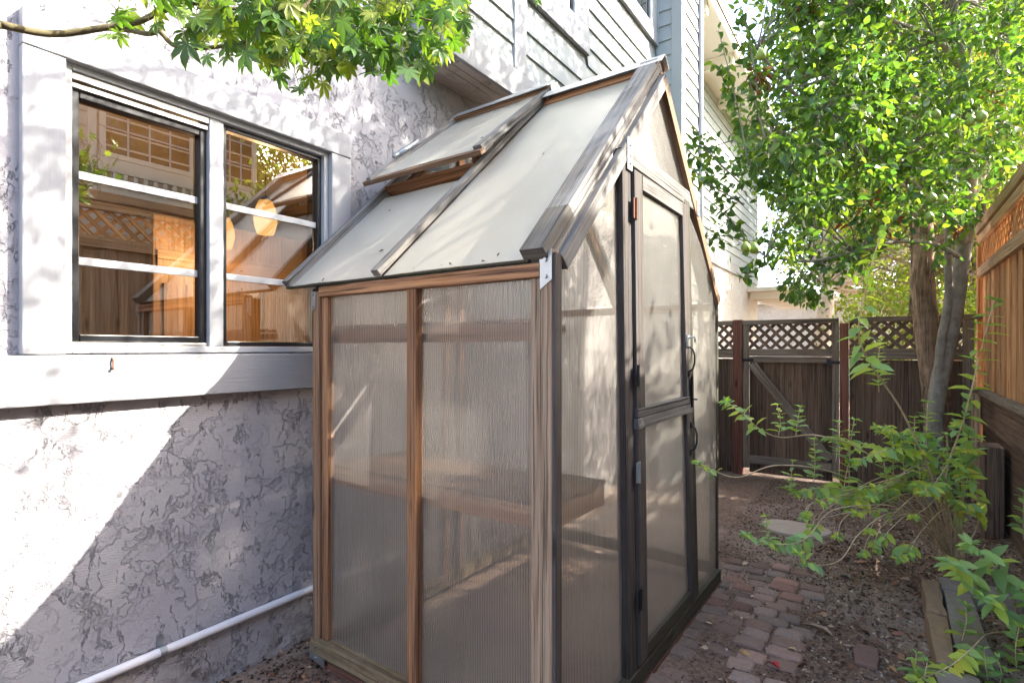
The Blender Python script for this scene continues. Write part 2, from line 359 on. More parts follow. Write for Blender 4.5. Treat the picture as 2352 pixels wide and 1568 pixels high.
def adopt(o, parent):
    o.parent = parent; o.matrix_parent_inverse = Matrix.Translation(-Vector(parent.get('_w', (0, 0, 0)))); return o
def onebox(name, lo, hi, mat, parent, bevel=.002):
    b = MB(); b.box(lo, hi); return b.build(name, mat, parent, bevel=bevel)
def np_mesh(name, V, T, C, mat, parent=None, smooth=True):
    """V (n,3), T (m,3) triangles, C (n,3) point colours"""
    me = bpy.data.meshes.new(name); me.vertices.add(len(V)); me.vertices.foreach_set('co', np.asarray(V, np.float32).ravel())
    me.loops.add(T.size); me.loops.foreach_set('vertex_index', T.ravel().astype(np.int32))
    me.polygons.add(len(T)); me.polygons.foreach_set('loop_start', np.arange(0, T.size, 3, dtype=np.int32))
    me.polygons.foreach_set('loop_total', np.full(len(T), 3, np.int32))
    if smooth: me.polygons.foreach_set('use_smooth', np.ones(len(T), bool))
    me.update(calc_edges=True); me.validate()
    ca = me.color_attributes.new('Col', 'FLOAT_COLOR', 'POINT')
    ca.data.foreach_set('color', np.c_[C, np.ones(len(C))].astype(np.float32).ravel())
    me.materials.append(M[mat]); o = bpy.data.objects.new(name, me); COL.objects.link(o)
    if parent: adopt(o, parent)
    return o
# leaf templates: x along the leaf, y across, z normal
def tpl_oval(wd=.30, fold=.10, curl=.12):
    V = np.array([[0, 0, 0], [.3, 0, 0], [.68, 0, 0], [1, 0, 0], [.27, wd, 0], [.66, wd * .82, 0], [.27, -wd, 0], [.66, -wd * .82, 0]], float)
    V[:, 2] = np.abs(V[:, 1]) * fold / wd - curl * V[:, 0] ** 2
    T = np.array([[0, 1, 4], [0, 6, 1], [4, 1, 2], [4, 2, 5], [1, 6, 7], [1, 7, 2], [5, 2, 3], [2, 7, 3]])
    return V, T
def tpl_maple():
    V = [[0, 0, 0]]; T = []
    lob = [(-128, .36), (-82, .62), (-40, .88), (0, 1.0), (40, .88), (82, .62), (128, .36)]
    for a, l in lob:
        a = rad(a); d = np.array([math.cos(a), math.sin(a)]); n = np.array([-d[1], d[0]]); k = len(V)
        for q, wd_ in ((.26, .095), (.55, .18), (.80, .11)):
            z = -.10 * (l * q) ** 2
            V.append([*(d * l * q + n * wd_ * l), z + .02]); V.append([*(d * l * q), z - .01]); V.append([*(d * l * q - n * wd_ * l), z + .02])
        V.append([*(d * l), -.16 * l * l])
        T += [[0, k + 1, k], [0, k + 2, k + 1]]
        for b in (k, k + 3):
            T += [[b, b + 1, b + 4], [b, b + 4, b + 3], [b + 1, b + 2, b + 5], [b + 1, b + 5, b + 4]]
        T += [[k + 6, k + 7, k + 9], [k + 7, k + 8, k + 9]]
    V = np.array(V); V[:, 0] += .0
    return V, np.array(T)
def scatter(tpl, P, D, Nn, S, C):
    """instances of a leaf template -> V, T, C arrays"""
    tv, tt = tpl; P = np.asarray(P, float); n = len(P)
    D = np.asarray(D, float); D /= np.linalg.norm(D, axis=1)[:, None] + 1e-9
    B = np.cross(Nn, D); B /= np.linalg.norm(B, axis=1)[:, None] + 1e-9
    Nn = np.cross(D, B); S = np.asarray(S, float)[:, None, None]
    cv = NR.uniform(.3, 2.2, n)[:, None]
    z = tv[None, :, 2] * cv
    V = P[:, None, :] + S * (tv[None, :, 0, None] * D[:, None, :] + tv[None, :, 1, None] * B[:, None, :] + z[:, :, None] * Nn[:, None, :])
    T = (tt[None] + (np.arange(n) * len(tv))[:, None, None]).reshape(-1, 3)
    return V.reshape(-1, 3), T, np.repeat(np.asarray(C, float), len(tv), axis=0)
def join(parts):
    V = []; T = []; C = []; k = 0
    for v, t, c in parts:
        V.append(v); T.append(t + k); C.append(c); k += len(v)
    return np.vstack(V), np.vstack(T), np.vstack(C)
def pick(cols, n, jit=.18):
    c = np.array(cols)[NR.randint(0, len(cols), n)]
    return np.clip(c * NR.uniform(1 - jit, 1 + jit, (n, 1)) * NR.uniform(.94, 1.06, (n, 3)), 0, 1)
def unit(n):
    v = NR.normal(size=(n, 3)); return v / np.linalg.norm(v, axis=1)[:, None]

def clip_poly(P, x0, y0, x1, y1):
    def cut(P, ins, inter):
        Q = []
        for i in range(len(P)):
            a, b = P[i - 1], P[i]
            if ins(b):
                if not ins(a): Q.append(inter(a, b))
                Q.append(b)
            elif ins(a): Q.append(inter(a, b))
        return Q
    for ax, lim, sg in ((0, x0, 1), (0, x1, -1), (1, y0, 1), (1, y1, -1)):
        if not P: return P
        ins = lambda p: sg * (p[ax] - lim) >= 0
        def inter(a, b):
            t = (lim - a[ax]) / (b[ax] - a[ax]); return (a[0] + t * (b[0] - a[0]), a[1] + t * (b[1] - a[1]))
        P = cut(P, ins, inter)
    return P
def lattice(mb, org, ud, nd, wid, hei, sp=.095, sw=.036, th=.007):
    """diagonal lattice of two crossing layers in the rectangle org + ud*[0,wid] + z*[0,hei]"""
    org = Vector(org); ud = Vector(ud); nd = Vector(nd); zz = Vector((0, 0, 1))
    for lay, sg in ((0, 1), (1, -1)):
        k = -hei - sp
        while k < wid + hei + sp:
            hw = sw / 2 * 1.414
            Q = [(k - hw, 0), (k + hw, 0), (k + hw + sg * hei, hei), (k - hw + sg * hei, hei)]
            Q = clip_poly(Q, 0, 0, wid, hei); k += sp * 1.414
            if len(Q) < 3: continue
            n0 = nd * (lay * th * 1.05); n1 = n0 + nd * th; o = (R.uniform(0, 30), R.uniform(0, 30))
            A = [org + ud * x + zz * y + n0 for x, y in Q]; B = [org + ud * x + zz * y + n1 for x, y in Q]
            uv = [(o[0] + (x * sg + y) * .7, o[1] + (x - y * sg) * .7) for x, y in Q]
            mb.quad(A[::-1], uv[::-1]); mb.quad(B, uv)
            for i in range(len(Q)):
                j = (i + 1) % len(Q); mb.quad([A[i], A[j], B[j], B[i]], [uv[i], uv[j], uv[j], uv[i]])

X_, Y_, Z_ = Vector((1, 0, 0)), Vector((0, 1, 0)), Vector((0, 0, 1))

# ------------------------------------------------------------------ ground
def lin(a, b, n): return list(np.linspace(a, b, n))
def hgt(x, y):
    from mathutils import noise as mn
    if 0.0 < x < 3.2 and 0.8 < y < 7.6:
        p = Vector((x, y, 0)); h = mn.noise(p * 1.4) * .018 + mn.noise(p * 6) * .008 + mn.noise(p * 22) * .004
        h += max(0, x - 2.45) * .10 * min(1, max(0, (y - 2.2) / .6))
        return h - .03
    return -.04
gx = lin(-60, -2, 12) + lin(-1.5, 0, 5)[:-1] + lin(0, 3.2, 108) + lin(3.6, 60, 14)
gy = lin(-40, 0, 12) + lin(.4, .8, 2) + lin(.86, 7.6, 220) + lin(8.2, 120, 24)
nx, ny = len(gx), len(gy)
gv = [(x, y, hgt(x, y)) for y in gy for x in gx]
gf = [(j * nx + i, j * nx + i + 1, (j + 1) * nx + i + 1, (j + 1) * nx + i) for j in range(ny - 1) for i in range(nx - 1)]
me = bpy.data.meshes.new('ground'); me.from_pydata(gv, [], gf); me.materials.append(M['soil'])
me.polygons.foreach_set('use_smooth', [True] * len(me.polygons))
ground = bpy.data.objects.new('ground', me); COL.objects.link(ground); struct(ground)

# brick path between the greenhouse and the bed: rows of worn bricks, each a little off
bp_ = MB(); y = 1.2
from mathutils import noise as mnoise
while y < 3.74:
    x = 1.48 - R.uniform(0, .07)
    while x < 1.93:
        wx = R.uniform(.105, .155); wy = R.uniform(.088, .102)
        if x + wx > 2.02: break
        cx = x + wx / 2; cyy = y + wy / 2 + .05 * math.sin((cx - 1.5) * 5) + R.uniform(-.006, .006)
        if R.random() < .93:
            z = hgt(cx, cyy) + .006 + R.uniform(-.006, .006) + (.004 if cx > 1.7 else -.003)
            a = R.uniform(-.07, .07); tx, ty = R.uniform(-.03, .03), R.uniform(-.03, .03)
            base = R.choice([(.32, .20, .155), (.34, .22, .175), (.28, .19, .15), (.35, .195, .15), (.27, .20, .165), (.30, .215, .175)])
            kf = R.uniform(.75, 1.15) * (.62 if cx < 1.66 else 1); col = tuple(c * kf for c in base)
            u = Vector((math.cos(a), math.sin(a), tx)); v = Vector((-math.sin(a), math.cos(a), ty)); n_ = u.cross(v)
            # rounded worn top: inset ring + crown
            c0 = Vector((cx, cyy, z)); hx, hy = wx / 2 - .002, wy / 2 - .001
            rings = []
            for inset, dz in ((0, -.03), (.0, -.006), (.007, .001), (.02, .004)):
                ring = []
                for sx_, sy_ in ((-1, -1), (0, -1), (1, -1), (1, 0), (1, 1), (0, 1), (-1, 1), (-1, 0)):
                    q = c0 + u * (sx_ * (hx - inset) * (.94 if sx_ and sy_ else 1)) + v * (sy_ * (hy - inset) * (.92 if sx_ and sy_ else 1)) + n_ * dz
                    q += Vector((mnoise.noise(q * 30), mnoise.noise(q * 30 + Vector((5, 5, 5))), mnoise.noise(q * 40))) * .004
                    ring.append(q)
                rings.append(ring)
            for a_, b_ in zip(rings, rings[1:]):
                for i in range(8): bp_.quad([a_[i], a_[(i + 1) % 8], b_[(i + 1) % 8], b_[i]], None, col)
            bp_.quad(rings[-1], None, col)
        x += wx + R.uniform(.002, .008)
    y += .095
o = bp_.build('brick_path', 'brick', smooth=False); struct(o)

# leaf and bark litter (the greenhouse roof gets its own few bits below)
def chips(n, xr, yr, cols, smin, smax, lift=.004, tilt=.45):
    P = np.c_[NR.uniform(*xr, n), NR.uniform(*yr, n)]
    z = np.array([hgt(a, b) for a, b in P]) + NR.uniform(0, lift, n)
    Nn = np.c_[NR.normal(0, tilt, n), NR.normal(0, tilt, n), np.ones(n)]; ang = NR.uniform(0, 6.28, n)
    D = np.c_[np.cos(ang), np.sin(ang), NR.normal(0, .25, n)]
    S = smin + (smax - smin) * NR.power(.55, n)
    tv, tt = tpl_oval(.26, .12, .25)
    return scatter((tv, tt), np.c_[P, z], D, Nn, S, pick(cols, n, .3))
BR = [(.19, .125, .085), (.28, .18, .12), (.11, .075, .05), (.38, .27, .19), (.055, .036, .026), (.24, .13, .09), (.17, .13, .10)]
PAL = [(.48, .38, .29), (.55, .46, .38), (.42, .30, .21)]
lit = [chips(20000, (1.95, 3.0), (1.6, 6.4), BR, .006, .030), chips(8000, (1.3, 2.0), (3.5, 6.4), BR, .005, .026),
       chips(4200, (1.44, 1.95), (1.4, 3.8), [(.03, .024, .02), (.09, .065, .05), (.16, .12, .09)], .004, .016),
       chips(4500, (0.02, 1.46), (.9, 1.75), BR + [(.03, .02, .015)] * 3, .006, .030),
       chips(2600, (1.9, 3.0), (1.6, 6.4), PAL, .008, .030), chips(380, (1.5, 3.0), (1.6, 6.4), PAL + [(.38, .20, .12)], .02, .055), chips(700, (1.9, 3.0), (1.6, 6.4), [(.24, .12, .07), (.30, .16, .09), (.16, .09, .06)], .025, .06, .012, .6), chips(90, (.05, .9), (1.0, 1.7), [(.25, .12, .06), (.30, .18, .10)], .02, .045),
       chips(650, (1.45, 3.0), (1.5, 5.2), [(.62, .55, .60), (.50, .38, .60), (.70, .64, .62)], .004, .010)]
o = np_mesh('leaf_litter', *join(lit), 'attr'); tag(o, 'brown leaf and bark litter scattered over the soil', 'leaf litter', kind='stuff')

# ------------------------------------------------------------------ house
house = thing('house', 'two storey house with lilac grey stucco below and pale lap siding above', 'house', (0, 3, 0))
def wall_rects(mb, X, holes, y0, y1, z0, z1, nx=1):
    ys = sorted({y0, y1} | {h[0] for h in holes} | {h[1] for h in holes}); zs = sorted({z0, z1} | {h[2] for h in holes} | {h[3] for h in holes})
    for a, b in zip(ys, ys[1:]):
        for c, d in zip(zs, zs[1:]):
            if any(h[0] <= (a + b) / 2 <= h[1] and h[2] <= (c + d) / 2 <= h[3] for h in holes): continue
            mb.quad([(X, a, c), (X, b, c), (X, b, d), (X, a, d)], [(a, c), (b, c), (b, d), (a, d)])
WY0, WY1, WZ0, WZ1 = .655, 1.705, 1.335, 2.318
b = MB(); wall_rects(b, 0, [(WY0, WY1, WZ0, WZ1)], -3.0, 5.60, -.3, 3.2)
for q in ([(0, WY0, WZ0), (-.15, WY0, WZ0), (-.15, WY0, WZ1), (0, WY0, WZ1)], [(0, WY1, WZ1), (-.15, WY1, WZ1), (-.15, WY1, WZ0), (0, WY1, WZ0)],
          [(0, WY0, WZ1), (-.15, WY0, WZ1), (-.15, WY1, WZ1), (0, WY1, WZ1)], [(0, WY1, WZ0), (-.15, WY1, WZ0), (-.15, WY0, WZ0), (0, WY0, WZ0)]): b.quad(q)
b.build('stucco_wall', 'stucco', house)
# main window
win = MB(); f = .032
for lo, hi in (((-.085, WY0, WZ0), (.012, WY0 + .022, WZ1)), ((-.085, WY1 - .022, WZ0), (.012, WY1, WZ1)), ((-.085, WY0 + .022, WZ1 - .022), (.014, WY1 - .022, WZ1)),
               ((-.085, WY0 + .022, WZ0), (.014, WY1 - .022, WZ0 + .025)), ((-.080, 1.135, WZ0 + .025), (.006, 1.192, WZ1 - .022))): win.box(lo, hi)
frame = win.build('window', 'vinyl', house, bevel=.003)
frame['label'] = 'white framed sliding window in the stucco wall, two panes'
def sub(o): return adopt(o, frame) if False else o
def part_under(mb, name, mat, par, **k):
    o = mb.build(name, mat, None, **k); adopt(o, par)
    # par sits at its own parent's offset: keep world placement
    o.matrix_parent_inverse = Matrix.Identity(4); return o
# windows and their pieces share the house origin: children meshes hold world coordinates
def bars(lst):
    b_ = MB()
    for lo, hi in lst: b_.box(lo, hi)
    return b_
for lo, hi in (((-.06, WY0 + .024, 2.245), (-.004, 1.133, 2.262)), ((-.06, WY0 + .024, 2.270), (.004, 1.133, 2.294)), ((-.06, WY0 + .024, 1.361), (-.008, 1.133, 1.372))):
    part_under(bars([(lo, hi)]), 'track', 'alu', frame, bevel=.002)
def ringf(x0, x1, y0, y1, z0, z1, w_):
    return [((x0, y0, z0), (x1, y0 + w_, z1)), ((x0, y1 - w_, z0), (x1, y1, z1)), ((x0, y0 + w_, z0), (x1, y1 - w_, z0 + w_)), ((x0, y0 + w_, z1 - w_), (x1, y1 - w_, z1))]
part_under(bars(ringf(-.062, -.016, WY0 + .024, 1.133, 1.374, 2.243, .026)), 'sash', 'gasket', frame, bevel=.004)
part_under(bars(ringf(-.050, -.010, 1.194, WY1 - .024, WZ0 + .027, 2.294, .020)), 'sash', 'gasket', frame, bevel=.004)
for (x, y0, y1, z0, z1) in ((-.045, .70, 1.11, 1.395, 2.222), (-.034, 1.21, 1.664, 1.378, 2.277)):
    pb_ = MB(); pb_.quad([(x, y0, z0), (x, y1, z0), (x, y1, z1), (x, y0, z1)]); part_under(pb_, 'pane', 'glass', frame)
    for z in (1.957, 1.657): part_under(bars([((x + .003, y0 + .001, z - .014), (x + .009, y1 - .001, z + .014))]), 'muntin', 'vinyl', frame, bevel=.002)
# casing
for n_, lo, hi in (('side_casing', (.0, .540, 1.332), (.040, .653, 2.316)), ('side_casing', (.0, 1.707, 1.332), (.040, 1.823, 2.316)),
                   ('head_casing', (.0, .540, 2.318), (.043, 1.823, 2.437)), ('sill_board', (.0, -2.5, 1.166), (.046, 1.9, 1.329))):
    onebox(n_, lo, hi, 'trim', house, .004)
b = MB(); b.tube([(.046, .780, 1.318), (.054, .781, 1.308), (.052, .781, 1.285), (.056, .778, 1.279)], [.004, .003, .003, .006], 6); b.build('hook', 'rust', house, smooth=True)

# lap siding helper: boards along direction `ud`, facing `nd`
def siding(mb, org, ud, nd, wid, z0, z1, holes=(), exp=.158):
    org = Vector(org); ud = Vector(ud); nd = Vector(nd); z = z0
    while z < z1 - .01:
        zt = min(z + exp, z1); segs = [(0, wid)]
        for (a, b_, c, d) in holes:
            if zt > c + .01 and z < d - .01:
                ns = []
                for (s0, s1) in segs:
                    if b_ <= s0 or a >= s1: ns.append((s0, s1)); continue
                    if a > s0: ns.append((s0, a))
                    if b_ < s1: ns.append((b_, s1))
                segs = ns
        for s0, s1 in segs:
            o_ = R.uniform(0, 20)
            p = lambda s_, zz, dp: org + ud * s_ + nd * dp + Z_ * zz
            mb.quad([p(s0, z, .017), p(s1, z, .017), p(s1, zt, .003), p(s0, zt, .003)], [(o_ + s0, z), (o_ + s1, z), (o_ + s1, zt), (o_ + s0, zt)])
            mb.quad([p(s0, z, 0), p(s1, z, 0), p(s1, z, .017), p(s0, z, .017)])
        z += exp
    return mb
BX = .28; BY0 = 2.257; SB = 2.992
w1 = (3.17, 3.77, 3.90, 5.2); w2 = (4.66, 5.42, 4.66, 5.8)
def rel(h, e): return (h[0] - BY0 - e[0], h[1] - BY0 + e[1], h[2] - e[2], h[3] + e[3])
b = siding(MB(), (BX, BY0, 0), Y_, X_, 5.63 - BY0, 3.172, 6.2, [rel(w1, (.09, .22, .18, .2)), rel(w2, (.19, .17, .13, .2))])
b.build('siding_wall', 'siding', house)
b = MB(); b.box((.005, BY0, 3.03), (BX - .004, 5.63, 6.2)); b.build('bump_out', 'trim', house)
onebox('band_board', (BX - .002, BY0 - .004, SB), (BX + .026, 5.625, 3.172), 'trim', house, .003)
onebox('corner_board', (BX, 2.92, 3.174), (BX + .024, 3.06, 6.2), 'trim', house, .003)
b = MB()
b.box((.002, BY0 + .001, SB + .008), (BX - .005, 5.62, SB + .02))
for x in (.06, .14, .20): b.box((x, BY0 + .05, SB + .002), (x + .018, 5.6, SB + .009))
b.build('soffit', 'soffit', house, bevel=.003)
onebox('frieze_board', (.0, .9, 2.985), (.03, BY0 - .006, 3.25), 'trim', house, .003)
b = siding(MB(), (0.002, -3, 0), Y_, X_, 3 + BY0, 3.252, 6.2); b.build('siding_wall', 'siding', house)
def upper_window(h, par):
    y0, y1, z0, z1 = h; X = BX
    fr = bars(ringf(X - .02, X + .03, y0, y1, z0, z1, .035)).build('window', 'vinyl', par, bevel=.003)
    p_ = MB(); p_.quad([(X + .004, y0 + .03, z0 + .03), (X + .004, y1 - .03, z0 + .03), (X + .004, y1 - .03, z1 - .03), (X + .004, y0 + .03, z1 - .03)])
    part_under(p_, 'pane', 'glass_dark', fr)
    part_under(bars(ringf(X + .001, X + .012, y0 + .036, y1 - .036, z0 + .036, z1 - .036, .02)), 'gasket', 'gasket', fr)
    return fr
upper_window(w1, house); upper_window(w2, house)
for h, e in ((w1, (.09, .22, .18)), (w2, (.19, .17, .13))):
    onebox('side_casing', (BX + .001, h[0] - e[0], h[2] + .002), (BX + .024, h[0] - .002, h[3]), 'trim', house, .003)
    onebox('side_casing', (BX + .001, h[1] + .002, h[2] + .002), (BX + .024, h[1] + e[1], h[3]), 'trim', house, .003)
    onebox('window_sill', (BX + .001, h[0] - e[0], h[2] - e[2]), (BX + .034, h[1] + e[1], h[2] - .002), 'trim', house, .004)
# chase: return wall facing the camera, outer wall, corner boards
CX = .535; CY0 = 5.63; CY1 = 6.30
b = siding(MB(), (BX, CY0, 0), X_, -Y_, CX - BX - .09, 0.0, 6.2); siding(b, (CX, CY0 + .10, 0), Y_, X_, CY1 - CY0 - .16, 0.0, 6.2)
b.box((-.2, CY0 + .002, -.1), (CX - .002, CY1, 6.2)); b.build('chimney_chase', 'siding', house)
b = MB(); b.box((CX - .09, CY0 - .022, -.1), (CX + .020, CY0 - .001, 6.2)); b.box((CX + .001, CY0 + .0, -.1), (CX + .021, CY0 + .10, 6.2)); b.box((BX - .0, CY0 - .03, 3.2), (BX + .03, CY0 - .001, 6.2))
b.build('corner_board', 'siding', house, bevel=.003)
b = MB(); b.tube([(CX + .03, CY1 - .03, 6.2), (CX + .03, CY1 - .03, 2.6), (CX + .03, CY1 - .03, 0)], .03, 8); b.build('downspout', 'trim', house, smooth=True)
# rear wing beyond the chase
FX = -.22; FY1 = 13.9
b = siding(MB(), (FX, CY1, 0), Y_, X_, FY1 - CY1, 3.06, 6.0, exp=.165); b.build('siding_wall', 'siding', house)
b = MB(); wall_rects(b, FX, [], CY1 - .1, FY1, -.2, 3.0); b.quad([(FX, FY1, -.2), (-6, FY1, -.2), (-6, FY1, 6), (FX, FY1, 6)]); b.build('stucco_wall', 'stucco_cream', house)
onebox('band_board', (FX, CY1, 2.84), (FX + .035, FY1 - .002, 3.055), 'trim', house, .003)
b = MB(); b.box((FX - .02, 6.2, 5.85), (FX + .62, 15, 5.92)); b.box((FX + .62, 6.2, 5.80), (FX + .66, 15, 6.02))
for k in range(5): b.box((FX + .01, 7.2 + k * 1.5, 5.68), (FX + .60, 7.29 + k * 1.5, 5.845))
b.build('eave', 'cream', house, bevel=.004)
b = MB(); b.box((FX - .2, FY1 - 1.2, 2.60), (FX + 1.0, FY1 + 3.6, 2.68))
for k in range(7): b.box((FX + .02, FY1 - 1.0 + k * .6, 2.44), (FX + .96, FY1 - .9 + k * .6, 2.596))
b.build('porch_eave', 'cream', house, bevel=.004)
b = MB(); b.quad([(.4, -3.2, 6.2), (.4, 6.6, 6.2), (-5, 6.6, 9.5), (-5, -3.2, 9.5)]); b.quad([(.46, 6.2, 5.95), (.46, 15.2, 5.95), (-5, 15.2, 9.5), (-5, 6.2, 9.5)])
b.build('roof', m_plain('brown_shingles', (.12, .09, .075), .9), house)
# room behind the window
b = MB()
for q in ([(-3.0, -1.5, .02), (-3.0, 4.2, .02), (-3.0, 4.2, 2.7), (-3.0, -1.5, 2.7)], [(-.16, -1.5, .02), (-3.0, -1.5, .02), (-3.0, -1.5, 2.7), (-.16, -1.5, 2.7)],
          [(-3.0, 4.2, .02), (-.16, 4.2, .02), (-.16, 4.2, 2.7), (-3.0, 4.2, 2.7)], [(-.16, -1.5, .02), (-.16, 4.2, .02), (-3.0, 4.2, .02), (-3.0, -1.5, .02)],
          [(-.16, 4.2, 2.7), (-.16, -1.5, 2.7), (-3.0, -1.5, 2.7), (-3.0, 4.2, 2.7)]): b.quad(q)
wall_rects(b, -.16, [(WY0, WY1, WZ0, WZ1)], -1.5, 4.2, .02, 2.7)
b.build('interior_wall', 'room', house)
cab = thing('kitchen_cabinet', 'tall orange wood cabinet seen through the window glass', 'cabinet', (-2.3, 2.2, .02))
b = MB(); b.box((-2.9, 1.72, .03), (-1.95, 3.4, 2.3)); b.build('cabinet_body', 'cab', cab, bevel=.006)
for k in range(2): onebox('cabinet_door', (-1.949, 1.78 + k * .8, .12), (-1.925, 2.52 + k * .8, 1.82), 'cab', cab, .004)
onebox('top_rail', (-1.949, 1.74, 1.9), (-1.93, 3.36, 2.05), 'cab', cab, .004)
for nm, (lx, ly, zb) in zip((0, 1), ((-1.0, 1.986, 2.085), (-1.55, 2.005, 2.055))):
    lp = thing('pendant_lamp', ('lit amber pendant lamp seen whole through the right window pane', 'lit amber pendant lamp partly hidden behind the window mullion')[nm], 'lamp', (lx, ly, zb), 'amber pendant lamps in the kitchen')
    b = MB(); prof = [(0, .050), (.03, .060), (.08, .071), (.13, .069), (.18, .055), (.215, .038)]
    b.tube([(lx, ly, zb + z) for z, r in prof], [r for z, r in prof], 20, cap=False); b.build('lamp_shade', 'lamp', lp, smooth=True)
    b = MB(); b.tube([(lx, ly, zb + .213), (lx, ly, zb + .235), (lx, ly, zb + .25)], [.036, .03, .008], 12); b.build('cap', 'iron', lp, smooth=True)
    pl = bpy.data.lights.new('lamp_bulb', 'POINT'); pl.energy = 5; pl.color = (1, .66, .34); pl.shadow_soft_size = .04; po = bpy.data.objects.new('lamp_bulb', pl); COL.objects.link(po); po.location = (lx, ly, zb - .045)
    b = MB(); b.tube([(lx, ly, zb + .25), (lx, ly, 2.69)], .003, 6); b.build('cord', 'iron', lp)
# conduit on the wall
b = MB(); b.tube([(.028, -1.5, .205), (.028, .4, .2035), (.028, 1.7, .207), (.028, 2.6, .207)], .0165, 12); o = b.build('wall_pipe', 'pipe', smooth=True)
for y_ in (.95, 2.1):
    c_ = MB(); c_.tube([(.028, y_ - .011, .205), (.028, y_ + .011, .205)], .0195, 12); c_.box((.001, y_ - .010, .215), (.006, y_ + .010, .262)); c_.build('clip', 'galv', None); bpy.data.objects[-1] if False else None
    adopt(COL.objects[-1], o); COL.objects[-1].matrix_parent_inverse = Matrix.Identity(4)
tag(o, 'pale painted pipe running low along the stucco wall', 'pipe')

# ------------------------------------------------------------------ greenhouse
GX, GY, GA = .218, 1.474, rad(-.85)
GU = Vector((math.cos(GA), math.sin(GA), 0)); GV = Vector((-math.sin(GA), math.cos(GA), 0)); GO = Vector((GX, GY, 0))
def g(u, v, z): return GO + GU * u + GV * v + Z_ * z
GL, GW, ZE, ZR, VR = 1.218, 1.92, 1.632, 2.62, .96
gh = thing('greenhouse', 'weathered wooden greenhouse with ribbed translucent panels and a steep gable roof', 'greenhouse', tuple(g(.6, .96, 0)))
def beam(name, a, b_, wdir, e1, tdir, e2, mat, par=None, bevel=.0025):
    m_ = MB(); m_.prism(a, b_, wdir, tdir, e1, e2)
    if par is None or par is gh: return m_.build(name, mat, gh, bevel=bevel)
    return part_under(m_, name, mat, par, bevel=bevel)
def gpost(u0, u1, v0, v1, z0, z1, mat, name='post', par=None):
    return beam(name, g((u0 + u1) / 2, (v0 + v1) / 2, z0), g((u0 + u1) / 2, (v0 + v1) / 2, z1), GU, u1 - u0, GV, v1 - v0, mat, par)
# side wall that faces the camera (v = 0)
gpost(-.006, .043, .0, .05, .02, 1.60, 'redgrey'); gpost(.045, .088, .010, .045, .092, 1.574, 'redwood', 'stop')
gpost(.585, .632, -.004, .040, .092, 1.574, 'redwood', 'mullion')
gpost(1.136, 1.175, .006, .045, .092, 1.574, 'palewood', 'stop'); gpost(1.178, 1.219, .0, .042, -.10, 1.66, 'palewood')
gpost(1.2195, 1.232, .001, .040, -.08, 1.648, 'darkwood', 'side_board')
beam('eave_beam', g(.045, .018, 1.597), g(1.177, .018, 1.597), Z_, .044, GV, .05, 'redwood')
beam('sill', g(-.005, .018, .056), g(1.177, .018, .056), Z_, .070, GV, .062, 'mosswood')
beam('skirt_board', g(-.012, .03, -.06), g(1.225, .03, -.06), Z_, .162, GV, .05, 'skirt')
# far side wall and house-side gable
gpost(-.006, .043, 1.87, 1.92, .02, 1.60, 'redgrey'); gpost(1.178, 1.219, 1.872, 1.915, -.10, 1.64, 'darkmoss')
gpost(.585, .632, 1.875, 1.925, .092, 1.574, 'redwood', 'mullion')
beam('eave_beam', g(.045, 1.90, 1.597), g(1.177, 1.90, 1.597), Z_, .044, GV, .05, 'redwood')
beam('sill', g(-.005, 1.90, .056), g(1.177, 1.90, .056), Z_, .070, GV, .062, 'mosswood')
beam('sill', g(.02, .06, .056), g(.02, 1.86, .056), Z_, .070, GU, .045, 'mosswood')
gpost(-.002, .04, .93, .975, .092, 2.50, 'redwood', 'stud')
# panels
def panel(pts, mat, name='panel', par=None, bow=0.0, nrm=None, udir=None, n=12):
    """bilinear sheet through 4 corners (0,1,2,3 round); UV x runs across the ribs along udir"""
    p0, p1, p2, p3 = [Vector(p) for p in pts]; m_ = MB(); ud = Vector(udir)
    P = [[None] * (n + 1) for _ in range(n + 1)]
    for i in range(n + 1):
        for j in range(n + 1):
            s_, t_ = i / n, j / n; q = (p0 * (1 - s_) + p1 * s_) * (1 - t_) + (p3 * (1 - s_) + p2 * s_) * t_
            if nrm is not None: q = q + Vector(nrm) * (bow * math.sin(math.pi * s_) * (.35 + .65 * math.sin(math.pi * t_)) + .0035 * mnoise.noise(q * 3.1))
            P[i][j] = q
    vv = []; uvs = []
    for i in range(n):
        for j in range(n):
            q = [P[i][j], P[i + 1][j], P[i + 1][j + 1], P[i][j + 1]]
            m_.quad(q, [(k.dot(ud), k.dot(Z_)) for k in q])
    if par is None or par is gh: o_ = m_.build(name, mat, gh, smooth=True)
    else: o_ = part_under(m_, name, mat, par, smooth=True)
    return o_
panel([g(.06, .03, .07), g(.61, .03, .07), g(.61, .03, 1.59), g(.06, .03, 1.59)], 'poly_side', udir=GU, nrm=-GV, bow=.004)
panel([g(.61, .03, .07), g(1.16, .03, .07), g(1.16, .03, 1.59), g(.61, .03, 1.59)], 'poly_side', udir=GU, nrm=-GV, bow=.006)
panel([g(.03, 1.895, .07), g(1.19, 1.895, .07), g(1.19, 1.895, 1.59), g(.03, 1.895, 1.59)], 'poly_far', udir=GU, nrm=GV)
panel([g(.02, .03, .07), g(.02, 1.89, .07), g(.02, 1.89, 1.6), g(.02, .03, 1.6)], 'poly_side', udir=GV, nrm=GU)
m_ = MB(); q = [g(.02, .03, 1.6), g(.02, 1.89, 1.6), g(.02, VR, ZR - .03)]; m_.quad(q, [(k.dot(GV), k.z) for k in q]); m_.build('panel', 'poly_side', gh)
